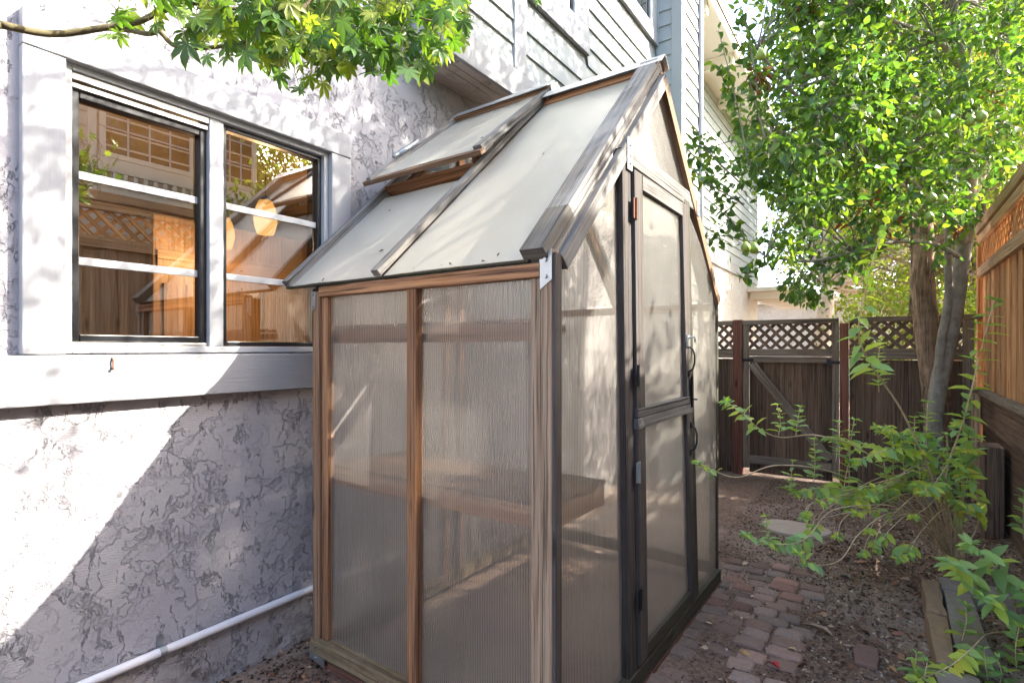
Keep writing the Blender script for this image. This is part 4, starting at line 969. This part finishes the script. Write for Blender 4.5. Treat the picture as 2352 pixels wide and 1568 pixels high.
sp_l = scatter(tpl_oval(.29, .1, .14), spP, spD, spN, NR.uniform(.045, .07, n), pick(PC, n))
dry = clump_leaves([(px(1745, 175, 3.35), (.06, .06, .08), 30), (px(1850, 10, 3.4), (.05, .05, .05), 22), (px(2205, 525, 4.2), (.06, .06, .05), 12), (px(2270, 230, 4.0), (.15, .1, .1), 14), (px(2010, 480, 3.9), (.3, .3, .2), 40)], (.04, .07), [(.20, .09, .045), (.26, .13, .07), (.30, .08, .05)], tpl_oval(.2, .2, .5))
tb.build('trunk', 'pearbark', pear, smooth=True)
np_mesh('crown', *join([cr, sp_l]), 'pear', pear)
np_mesh('dry_leaves', *dry, 'pear', pear)
for (x, y, d_, s_) in ((1748, 126, 3.05, .95), (2230, 278, 3.3, 1.0), (2254, 268, 3.25, 1.05), (2150, 262, 3.3, .8), (2140, 455, 3.3, .95), (2166, 458, 3.3, .85), (2134, 498, 3.25, .9), (1713, 568, 3.05, .9), (1732, 570, 3.07, .95), (1990, 265, 3.2, .8)):
    c = px(x, y, d_); s_ *= .84; fb = MB(); prof = [(-.040, .004), (-.036, .018), (-.024, .030), (-.006, .035), (.012, .031), (.026, .021), (.038, .014), (.044, .004)]
    lean = Vector((R.uniform(-.15, .15), R.uniform(-.15, .15), 1)).normalized()
    fb.tube([c + lean * z * s_ for z, r_ in prof], [r_ * s_ for z, r_ in prof], 14); fb.tube([c + lean * .043 * s_, c + lean * .06 * s_ + Vector((.004, .003, 0)), c + lean * .085 * s_], .0018, 5); fb.build('pear_fruit', 'fruit', pear, smooth=True)

# shaggy-barked tree in front of the gate fence
sg = thing('shaggy_tree', 'brown tree trunk with shaggy peeling bark standing left of the pear trunk', 'tree', tuple(px(2165, 1150, 4.95)))
tb = MB(); q = bez([px(2168, 1150, 4.95), px(2152, 930, 4.92), px(2132, 780, 4.9), px(2118, 640, 4.9), px(2120, 560, 4.9), px(2112, 440, 4.95), px(2090, 250, 5.0), px(2060, 0, 5.1)], 8)
k0 = len(tb.v); nseg = 26; tb.tube(q, [.100 - .050 * i / len(q) for i in range(len(q))], nseg, wob=.03)
grv = [R.choice((-.16, .02, .14, .07)) + R.uniform(-.05, .05) for _ in range(nseg)]
for i in range(len(q)):
    for j in range(nseg):
        v_ = Vector(tb.v[k0 + i * nseg + j]); f_ = grv[(j + int(i * .12)) % nseg] + .05 * mnoise.noise(v_ * 9); tb.v[k0 + i * nseg + j] = tuple(q[i] + (v_ - q[i]) * (1 + f_))
for k in range(150):                                  # hanging strips of bark
    i = R.randint(2, int(len(q) * .75)); a = R.uniform(0, 6.28); r_ = .10 - .05 * i / len(q); d_ = Vector((math.cos(a), math.sin(a), 0)); p = q[i] + d_ * r_; ln = R.uniform(.12, .4)
    tb.tube([p, p + d_ * .012 - Z_ * ln * .5, p + d_ * R.uniform(.0, .03) - Z_ * ln], [R.uniform(.003, .010), R.uniform(.004, .009), .002], 4)
limb(tb, [q[30], q[30] + Vector((.25, .1, .25)), q[30] + Vector((.45, .2, .7))], .05, .02)
tb.build('trunk', 'shag', sg, smooth=True)
cl = []
for _ in range(95):
    x = R.uniform(1960, 2330); y = R.uniform(-350, 560); cl.append((px(x, y, R.uniform(4.9, 5.9)), (.2, .2, .14), 34))
SC = [(.14, .20, .035), (.20, .25, .04), (.10, .16, .035), (.26, .20, .05), (.22, .10, .04)]
np_mesh('crown', *clump_leaves(cl, (.035, .06), SC, tpl_oval(.16, .06, .2), .5), 'far', sg)

# trees beyond the gate
FC = [(.20, .27, .035), (.26, .32, .045), (.15, .22, .03), (.32, .33, .06), (.20, .17, .06)]
FD = [(.09, .16, .035), (.13, .20, .04), (.07, .12, .03), (.18, .22, .05)]
def bgtree(name, label, base, h, crown, nclump, cols, trunkmat, r0, leaf=(.07, .12), lean=(0, 0), per=42, tops=None):
    t_ = thing(name, label, 'tree', base, 'trees beyond the gate'); b_ = Vector(base); tb_ = MB(); top = b_ + Vector((lean[0], lean[1], h))
    cc = Vector(crown[0]); rr = Vector(crown[1])
    limb(tb_, [b_, b_ * .6 + top * .4 + Vector((.05, .05, 0)), top], r0, r0 * .6, 6, 10)
    cls = []
    for _ in range(nclump):
        d = Vector(unit(1)[0]) * (R.random() ** .4); c = Vector((cc.x + d.x * rr.x, cc.y + d.y * rr.y, cc.z + d.z * rr.z)); s_ = R.uniform(.25, .5)
        cls.append((c, (s_, s_, s_ * .7), per))
        if R.random() < .35: limb(tb_, [top, (top + c) / 2 + Vector((0, 0, -.1)), c], r0 * .3, .008, 4, 5, 0)
    tb_.build('trunk', trunkmat, t_, smooth=True)
    np_mesh('crown', *clump_leaves(cls, leaf, cols, tpl_oval(.25, .1, .2), .5), 'far', t_)
bgtree('leafy_tree', 'tree with smooth beige trunk beside the white wing beyond the gate', (1.0, 12.2, 0), 2.6, ((2.0, 13.7, 4.6), (1.9, 1.3, 2.6)), 260, FC, 'beigebark', .21, lean=(.35, .2))
bgtree('leafy_tree', 'bright yellow green tree filling the gap above the gate', (3.4, 10.4, 0), 2.4, ((3.1, 10.6, 4.4), (1.9, 1.5, 3.0)), 340, FC, 'shag', .12, (.06, .1))
bgtree('leafy_tree', 'dark green tree behind the orange fence corner', (5.6, 9.6, 0), 2.6, ((5.4, 9.4, 4.3), (1.7, 1.8, 2.9)), 180, FD, 'shag', .14, (.06, .1))
bgtree('leafy_tree', 'tall tree rising furthest behind the others', (2.6, 16.5, 0), 4.5, ((3.4, 16.5, 7.0), (5.5, 1.8, 4.6)), 330, FD + FC, 'shag', .2, (.12, .18))
bgtree('leafy_tree', 'wide yellowing tree furthest right over the neighbour yard', (9.5, 14.5, 0), 4.0, ((9.0, 14.0, 5.5), (3.2, 2.4, 4.6)), 200, FC, 'shag', .2, (.1, .16))
bgtree('leafy_shrub', 'green bush rising just behind the orange fence', (3.75, 4.3, 0), 2.2, ((3.75, 4.0, 2.15), (.42, 1.2, 1.2)), 130, FD, 'shag', .05, (.05, .08), per=46)
bgtree('leafy_shrub', 'low yellow green bush just beyond the gate fence', (2.9, 9.3, 0), 1.2, ((2.9, 9.4, 1.7), (1.3, .7, .9)), 90, FC, 'shag', .05, (.05, .09), per=46)
bgtree('leafy_tree', 'tree in the neighbour yard behind the orange fence, mirrored in the right window pane', (6.1, 6.0, 0), 3.2, ((6.0, 5.3, 4.2), (.9, 1.1, 1.3)), 130, FD + FC, 'shag', .1, (.06, .1))
gar = thing('white_garage', 'white garage wall standing beyond the gate', 'garage', (3, 19, 0))
b = MB(); b.box((-4, 19, -.1), (9, 24, 2.75)); b.build('wall', 'stucco_cream', gar)
b = MB(); b.box((-4.2, 18.7, 2.76), (9.2, 24.2, 2.9)); b.build('roof', 'cream', gar)

# ------------------------------------------------------------------ maple over the top left
mp = thing('maple_tree', 'japanese maple reaching in at the top left with palmate green leaves', 'tree', (.9, -1.0, 0))
tb = MB()
base = Vector((1.15, -.9, -.05)); fork = Vector((1.0, -.55, 1.5)); B0 = px(-120, 40, 1.02); B1 = px(0, 57, 1.08); B2 = px(120, 78, 1.14); B3 = px(240, 64, 1.18); B4 = px(320, 52, 1.2)
limb(tb, [base, base * .5 + fork * .5 + Vector((.03, 0, 0)), fork], .055, .038); limb(tb, [fork, B0 + Vector((.05, -.15, -.1)), B0, B1], .018, .0080)
limb(tb, [B1, B2, B3, px(330, 46, 1.2), px(372, 12, 1.22), px(380, -40, 1.22)], .0078, .005)
limb(tb, [B3, px(300, 70, 1.2), px(345, 78, 1.2), px(372, 58, 1.21), px(368, 30, 1.22), px(420, 0, 1.25)], .0062, .004)
limb(tb, [px(365, 70, 1.21), px(400, 105, 1.22), px(450, 112, 1.23), px(540, 102, 1.26), px(620, 82, 1.3), px(720, 90, 1.34)], .0055, .003)
limb(tb, [px(560, -60, 1.2), px(640, 20, 1.25), px(690, 22, 1.28), px(740, -30, 1.3)], .007, .005)
limb(tb, [px(330, 46, 1.2), px(430, 10, 1.23), px(520, 20, 1.26), px(620, 20, 1.3), px(760, 30, 1.35), px(900, 30, 1.4), px(1000, 50, 1.42)], .0048, .002)
limb(tb, [px(620, 82, 1.3), px(700, 130, 1.32), px(780, 160, 1.34)], .003, .0015)
limb(tb, [fork, Vector((1.1, .2, 2.5)), Vector((1.3, .9, 3.1)), Vector((1.5, 1.9, 3.5))], .03, .012)
limb(tb, [fork, Vector((1.3, -.4, 2.6)), Vector((1.6, .3, 3.5)), Vector((1.9, 1.2, 4.0))], .028, .012)
limb(tb, [Vector((1.3, .9, 3.1)), Vector((1.0, 1.6, 3.3)), Vector((.9, 2.3, 3.4))], .015, .006)
MC = [(.075, .155, .028), (.10, .20, .032), (.06, .125, .026), (.15, .24, .035), (.24, .30, .05)]
mpts = []; R.seed(5)
for _ in range(900):
    x = R.uniform(235, 1075); y = R.gauss(40, 80)
    lim = np.interp(x, [235, 330, 430, 560, 690, 800, 900, 1000, 1075], [70, 40, 125, 140, 190, 165, 170, 150, 90])
    if y > lim or y < -260: continue
    if x < 420 and y > -30 and R.random() < .88: continue
    if x < 560 and y > -10 and R.random() < .45: continue
    d_ = np.interp(x, [235, 1075], [1.12, 1.45]) + R.uniform(-.12, .22); mpts.append(px(x, y, d_))
for (x, y) in ((690, 205), (860, 165), (985, 150), (945, 105), (255, 80), (275, 75), (640, 175), (1040, 90), (1030, 60), (1010, 115), (740, 190), (800, 150), (710, 175)):
    mpts.append(px(x, y, np.interp(x, [235, 1075], [1.14, 1.36])))
vis = len(mpts)
for c, r_, k in (((1.25, 1.75, 3.35), (.55, .6, .3), 260), ((1.7, 1.0, 3.7), (.6, .7, .4), 220), ((.9, 2.3, 3.45), (.4, .5, .25), 150), ((1.6, 2.6, 3.9), (.5, .5, .3), 130), ((2.0, 2.15, 3.8), (.45, .5, .35), 170), ((1.5, 2.3, 4.25), (.5, .6, .3), 220), ((1.3, 2.0, 3.78), (.55, .7, .35), 330)):
    for d in unit(k) * (NR.uniform(0, 1, k) ** .4)[:, None]: mpts.append(Vector(np.array(c) + d * np.array(r_)))
n = len(mpts); mP = np.array([tuple(p) for p in mpts]); mD = unit(n) * .6; mD[:, 2] -= .7; mN = unit(n) * .5; mN[:, 2] += .25; mN[:, 1] -= .75; mN[:, 0] += .45
np_mesh('leaves', *scatter(tpl_maple(), mP, mD, mN, NR.uniform(.028, .054, n), pick(MC, n, .2)), 'maple', mp, smooth=False)
for i in range(vis):                                   # leaf stalks and twiglets on what the photo shows
    p = mpts[i]; b1 = p + Vector((R.uniform(-.02, .02), R.uniform(-.02, .02), R.uniform(.02, .05))); tb.tube([b1, p], [.0009, .0007], 3, cap=False)
    if i % 6 == 0: q_ = p + Vector((R.uniform(-.08, .02), R.uniform(-.10, .0), R.uniform(.03, .09))); tb.tube([q_, (q_ + b1) / 2 + Vector((0, 0, .008)), b1], [.002, .0015, .001], 4, cap=False)
tb.build('trunk', 'maplebark', mp, smooth=True)

# ------------------------------------------------------------------ shrubs at the right
SL = [(.29, .46, .17), (.35, .52, .19), (.25, .41, .17), (.40, .55, .13), (.48, .58, .10)]
SY = [(.55, .62, .09), (.64, .62, .10), (.48, .60, .10)]
def shrub(name, label, base, stems, sprigs):
    t_ = thing(name, label, 'shrub', tuple(base), 'leggy shrubs in the bed'); tb_ = MB(); P = []; D = []; Nn = []; S = []; Cc = []
    def leafpair(p, d, s_, ang, cols, droop=.25):
        u = d.orthogonal().normalized(); v = d.cross(u).normalized()
        o_ = (u * math.cos(ang) + v * math.sin(ang))
        if abs(o_.z) > .75 and abs(d.z) < .6: o_ = d.cross(Z_).normalized()
        for sg_ in (1, -1):
            dd = o_ * sg_ + d * .45 + Vector((R.uniform(-.2, .2), R.uniform(-.2, .2), -droop + R.uniform(-.15, .15)))
            P.append(p); D.append(dd); nn = d * .6 + Z_ * .7 + Vector((R.uniform(-.4, .4), R.uniform(-.4, .4), 0)); Nn.append(nn); S.append(s_ * 1.18 * R.uniform(.8, 1.2))
            c = R.choice(cols); f_ = R.uniform(.8, 1.2); Cc.append([x * f_ for x in c])
    allq = []
    for pts, r0, r1, t0, ls, cols, droop in stems:
        q_ = bez([px(*a) for a in pts], 10); k = len(q_); tb_.tube(q_, [r0 + (r1 - r0) * i / k for i in range(k)], 6); allq.append(q_)
        ln = 0; nxt = 0
        for i in range(1, k):
            ln += (q_[i] - q_[i - 1]).length
            if i / k > t0 and ln > nxt:
                d = (q_[i] - q_[i - 1]).normalized(); tt_ = i / k; s_ = ls * (1 - .45 * max(0, tt_ - .7) / .3)
                leafpair(q_[i], d, s_, R.uniform(0, 6.28), cols, droop)
                nxt = ln + ls * R.uniform(.32, .55)
        for _ in range(4): leafpair(q_[-1], (q_[-1] - q_[-2]).normalized(), ls * .5, R.uniform(0, 6.28), cols, 0)
    for (x, y0, y1, d_, ls, *rest) in sprigs:
        a = px(x + R.uniform(-15, 15), y0, d_); c = px(x, y1, d_); q_ = bez([a, (a + c) / 2 + Vector((R.uniform(-.015, .015), R.uniform(-.015, .015), 0)), c], 8)
        tb_.tube(q_, [.0022] * len(q_), 5); L_ = (c - a).length; ls = ls * 1.5; m_ = max(4, int(L_ / (ls * .42))); ang = R.uniform(0, 3)
        for i in range(m_ + 1):
            t__ = .15 + .85 * i / m_; p = q_[min(len(q_) - 1, int(t__ * (len(q_) - 1)))]; ang += 1.57
            leafpair(p, (c - a).normalized(), ls * (1.1 - .6 * t__), ang + R.uniform(-.3, .3), SL, .05)
        for _ in range(2): leafpair(c, Z_.copy(), ls * .35, R.uniform(0, 6), SL, -.3)
    tb_.build('stems', 'stem', t_, smooth=True)
    np_mesh('leaves', *scatter(tpl_oval(.23, .06, .16), np.array([tuple(p) for p in P]), np.array([tuple(p) for p in D]), np.array([tuple(p) for p in Nn]), S, Cc), 'shrubleaf', t_)
R.seed(9)
ST = [([(2195, 1300, 3.4), (2080, 1180, 3.2), (1930, 1090, 3.0), (1790, 1068, 2.85), (1700, 1095, 2.75), (1650, 1085, 2.7), (1605, 1062, 2.65)], .005, .002, .82, .06, SL, .4),
      ([(2195, 1300, 3.4), (2110, 1150, 3.2), (1990, 1040, 3.0), (1880, 1000, 2.9), (1795, 1004, 2.85), (1745, 985, 2.8), (1700, 945, 2.75), (1668, 922, 2.7)], .005, .002, .70, .06, SL, .35),
      ([(2210, 1310, 3.4), (2150, 1120, 3.1), (2080, 960, 2.9), (2030, 880, 2.8), (1990, 820, 2.7), (1972, 760, 2.65), (1985, 680, 2.6), (2010, 580, 2.6), (2040, 500, 2.65)], .007, .002, .42, .085, SL + SY[:1], .5),
      ([(2200, 1310, 3.4), (2170, 1120, 3.1), (2215, 960, 2.9), (2245, 840, 2.8), (2270, 740, 2.75), (2285, 690, 2.75)], .006, .002, .35, .075, SL + SY[:1], .2),
      ([(2190, 1290, 3.3), (2137, 1210, 3.1), (2060, 1165, 2.95), (1989, 1160, 2.85), (1907, 1174, 2.75), (1851, 1236, 2.65), (1790, 1250, 2.6), (1715, 1228, 2.5)], .004, .0015, .66, .06, SL, .4),
      ([(2180, 1290, 3.3), (2121, 1184, 3.1), (2039, 1180, 2.9), (1973, 1226, 2.75), (1930, 1285, 2.65), (1870, 1296, 2.6), (1835, 1270, 2.55)], .004, .0015, .80, .055, SL, .5),
      ([(2190, 1290, 3.3), (2100, 1190, 3.0), (2050, 1210, 2.85), (2015, 1260, 2.8)], .0035, .0015, .72, .06, SL + SY, .9),
      ([(2190, 1290, 3.3), (2130, 1230, 3.05), (2090, 1250, 2.9), (2065, 1280, 2.8)], .0035, .0015, .62, .06, SL + SY, .9),
      ([(2190, 1290, 3.4), (2120, 1160, 3.2), (2000, 1130, 3.05), (1890, 1120, 2.95), (1830, 1130, 2.9)], .004, .002, .45, .07, SL + SY, .5),
      ([(2195, 1290, 3.4), (2200, 1180, 3.2), (2150, 1060, 3.1), (2060, 1030, 3.0), (1960, 1060, 2.9)], .004, .002, .3, .07, SL + SY, .5),
      ([(2205, 1290, 3.4), (2210, 1200, 3.3), (2160, 1120, 3.2), (2060, 1110, 3.1)], .004, .002, .3, .075, SY + SL, .5),
      ([(2200, 1290, 3.4), (2250, 1190, 3.2), (2230, 1100, 3.1), (2190, 1060, 3.0)], .004, .002, .3, .075, SL + SY, .4)]
for k in range(16):                                   # bare tan canes arching low
    x1 = R.uniform(1840, 2120); y1 = R.uniform(1110, 1290); ym = min(1180, y1) - R.uniform(10, 70)
    ST.append(([(2190 + R.uniform(-25, 30), 1300, 3.35), ((2190 + x1) / 2 + 40, ym + R.uniform(-20, 30), 3.1), (x1 + 30, (ym + y1) / 2, 2.9), (x1, y1, 2.8)], .0042, .0016, .9, .05, SL + SY, .6))
for k in range(15):
    x1 = R.uniform(1880, 2290); y1 = R.uniform(960, 1180); d1 = R.uniform(2.85, 3.15)
    ST.append(([(2195 + R.uniform(-15, 15), 1290, 3.35), ((2195 + x1) / 2 + 20, (1290 + y1) / 2 - R.uniform(40, 90), 3.2), (x1 + 25, y1 + 5, d1 + .05), (x1, y1, d1)], .0034, .0013, .40, .062, SL + SY[:2], .35))
SPR = [(1785, 1000, 930, 2.85, .04), (1838, 1000, 935, 2.85, .045), (1925, 1060, 970, 2.9, .04), (1962, 1080, 965, 2.95, .045), (2022, 900, 785, 2.85, .042), (2048, 1090, 985, 3.0, .045), (1950, 1130, 1060, 2.9, .05), (2030, 1150, 1060, 2.95, .055), (2100, 1060, 960, 3.0, .05), (2130, 1070, 925, 3.05, .05), (2175, 1120, 1000, 3.1, .055), (2215, 1150, 1020, 3.15, .05), (1870, 1110, 1010, 2.95, .04), (2070, 1120, 1000, 3.05, .05), (2352, 1240, 1130, 3.0, .05), (1820, 1140, 1060, 2.9, .04), (1760, 1270, 1185, 2.6, .03), (2110, 1150, 1060, 3.0, .05)]
shrub('garden_shrub', 'leggy shrub with arching tan canes and small paired leaves beside the dirt path', px(2195, 1300, 3.4), ST, SPR)
R.seed(14)
ST2 = [([(2345, 1500, 2.75), (2300, 1420, 2.6), (2240, 1340, 2.45), (2200, 1300, 2.35), (2180, 1290, 2.3)], .006, .002, .45, .075, SL + SY[:1], .3),
       ([(2350, 1500, 2.75), (2330, 1380, 2.6), (2280, 1290, 2.45), (2230, 1250, 2.4)], .006, .002, .45, .08, SL, .2),
       ([(2380, 1490, 2.7), (2330, 1455, 2.5), (2270, 1455, 2.35), (2230, 1490, 2.25), (2180, 1530, 2.2), (2110, 1560, 2.15)], .004, .002, .55, .07, SL + SY, .3),
       ([(2380, 1490, 2.7), (2340, 1420, 2.5), (2300, 1400, 2.4), (2260, 1370, 2.3)], .005, .002, .4, .07, SL, .2),
       ([(2400, 1500, 2.7), (2380, 1400, 2.5), (2365, 1340, 2.35)], .005, .002, .5, .07, SL, .2)]
SPR2 = [(2218, 1470, 1390, 2.35, .045), (2105, 1568, 1500, 2.2, .04), (2130, 1600, 1520, 2.15, .045), (2260, 1560, 1490, 2.2, .04), (2340, 1560, 1440, 2.3, .05), (2290, 1580, 1510, 2.2, .045)]
shrub('garden_shrub', 'broad leaved shrub spilling over the stone edging at the bottom right corner', px(2350, 1500, 2.75), ST2, SPR2)

# ------------------------------------------------------------------ stones, loose brick, fallen leaves
def slab(name, label, cat, pts, zt, zb, mat, group=None, rough=.004, sub=3):
    m_ = MB(); P = [Vector((x, y, 0)) for x, y in pts]; n_ = len(P); cen = sum(P, Vector()) / n_; rings = []
    for ins, z in ((0, zb), (0, zt - .012), (.03, zt - .002), (.12, zt), (.5, zt + .002)):
        rings.append([Vector(((p + (cen - p) * ins).x, (p + (cen - p) * ins).y, z)) + Vector((mnoise.noise(p * 9 + Vector((z * 9, 0, ins))), mnoise.noise(p * 9 + Vector((4, ins, z))), mnoise.noise(p * 7 + Vector((ins * 5, 0, 9))))) * rough for p in P])
    for a, b_ in zip(rings, rings[1:]):
        for i in range(n_): m_.quad([a[i], a[(i + 1) % n_], b_[(i + 1) % n_], b_[i]])
    m_.quad(rings[-1]); o_ = m_.build(name, mat, smooth=False, bevel=.002); tag(o_, label, cat, group); return o_
sp_pts = [(1.72 + .235 * math.cos(a) * (1 + .10 * math.sin(3 * a)), 4.62 + .20 * math.sin(a) * (1 + .08 * math.cos(2 * a))) for a in np.linspace(0, 2 * math.pi, 24, endpoint=False)]
slab('stepping_stone', 'rounded tan stepping stone set flat in the dirt', 'stepping stone', sp_pts, -.004, -.06, 'stone')
M['tanstone'] = m_plain('tan_stone', (.30, .205, .13), .9, 0, .3, .35, 22); M['greystone'] = m_plain('grey_stone', (.27, .235, .20), .9, 0, .3, .35, 22)
def rectp(x0, y0, x1, y1, n_=4, j=.008):
    P = []
    for (a, b_), (c, d) in zip(((x0, y0), (x1, y0), (x1, y1), (x0, y1)), ((x1, y0), (x1, y1), (x0, y1), (x0, y0))):
        for k in range(n_): P.append((a + (c - a) * k / n_ + R.uniform(-j, j), b_ + (d - b_) * k / n_ + R.uniform(-j, j)))
    return P
eg = 'stones edging the planting bed'
slab('edging_stone', 'narrow tan edging stone nearest the dirt path, furthest of the edging', 'stone', rectp(2.455, 3.36, 2.53, 3.80), .075, -.1, 'tanstone', eg)
slab('edging_stone', 'long tan edging stone in front of the furthest one', 'stone', rectp(2.45, 2.84, 2.525, 3.345), .070, -.1, 'tanstone', eg)
slab('edging_stone', 'grey edging stone lying behind the two tan ones', 'stone', rectp(2.54, 2.95, 2.66, 3.72), .065, -.1, 'greystone', eg)
slab('edging_stone', 'grey brown edging stone nearest the camera at the bottom right', 'stone', rectp(2.45, 2.25, 2.60, 2.825), .055, -.1, 'greystone', eg)
slab('edging_stone', 'flat grey stone capping the far end of the edging', 'stone', rectp(2.535, 3.74, 2.86, 3.90), .07, -.1, 'greystone', eg)
bk = [(2.16, 2.80), (2.26, 2.79), (2.27, 2.98), (2.17, 2.99)]
lb = MB(); 
slab('paving_brick', 'single worn brick half buried in litter right of the path', 'brick', [(2.165 + (x - 2.215) * .9 + .05, y) for x, y in ((2.17, 2.80), (2.215, 2.795), (2.262, 2.80), (2.27, 2.89), (2.265, 2.98), (2.215, 2.985), (2.17, 2.98), (2.163, 2.89))], -.008, -.06, m_plain('dusty_brick', (.19, .115, .095), .9, 0, .3, .3, 30))
for lab, x, y, s_, ang, col in (('yellow fallen leaf lying on the bricks', 1722, 1510, .075, 2.4, (.55, .36, .08)), ('red fallen leaf lying at the brick edge near the bottom', 1790, 1535, .07, 2.5, (.50, .05, .05)),
                               ('curled tan strip of bark lying on the litter', 1915, 1460, .17, 2.7, (.42, .31, .22)), ('grey green fallen leaf on the dirt beside the path', 1955, 1330, .075, 2.6, (.22, .25, .19)),
                               ('small pale yellow leaf on the litter beside the bricks', 1830, 1500, .05, 2.9, (.55, .45, .22))):
    c = px(x, y, FPX * 1.37 / (y - HOR)); z = hgt(c.x, c.y) + .012
    v, t_, cc = scatter(tpl_oval(.22 if s_ < .1 else .09, .12, .15), [(c.x, c.y, z)], [(math.cos(ang), math.sin(ang), .08)], np.array([[.1, .1, 1.]]), [s_], [col])
    o = np_mesh('fallen_leaf' if s_ < .1 else 'bark_strip', v, t_, cc, 'attr'); tag(o, lab, 'leaf' if s_ < .1 else 'bark', 'fallen leaves on the path' if s_ < .1 else None)

for o in bpy.data.objects:
    if '_w' in o: del o['_w']
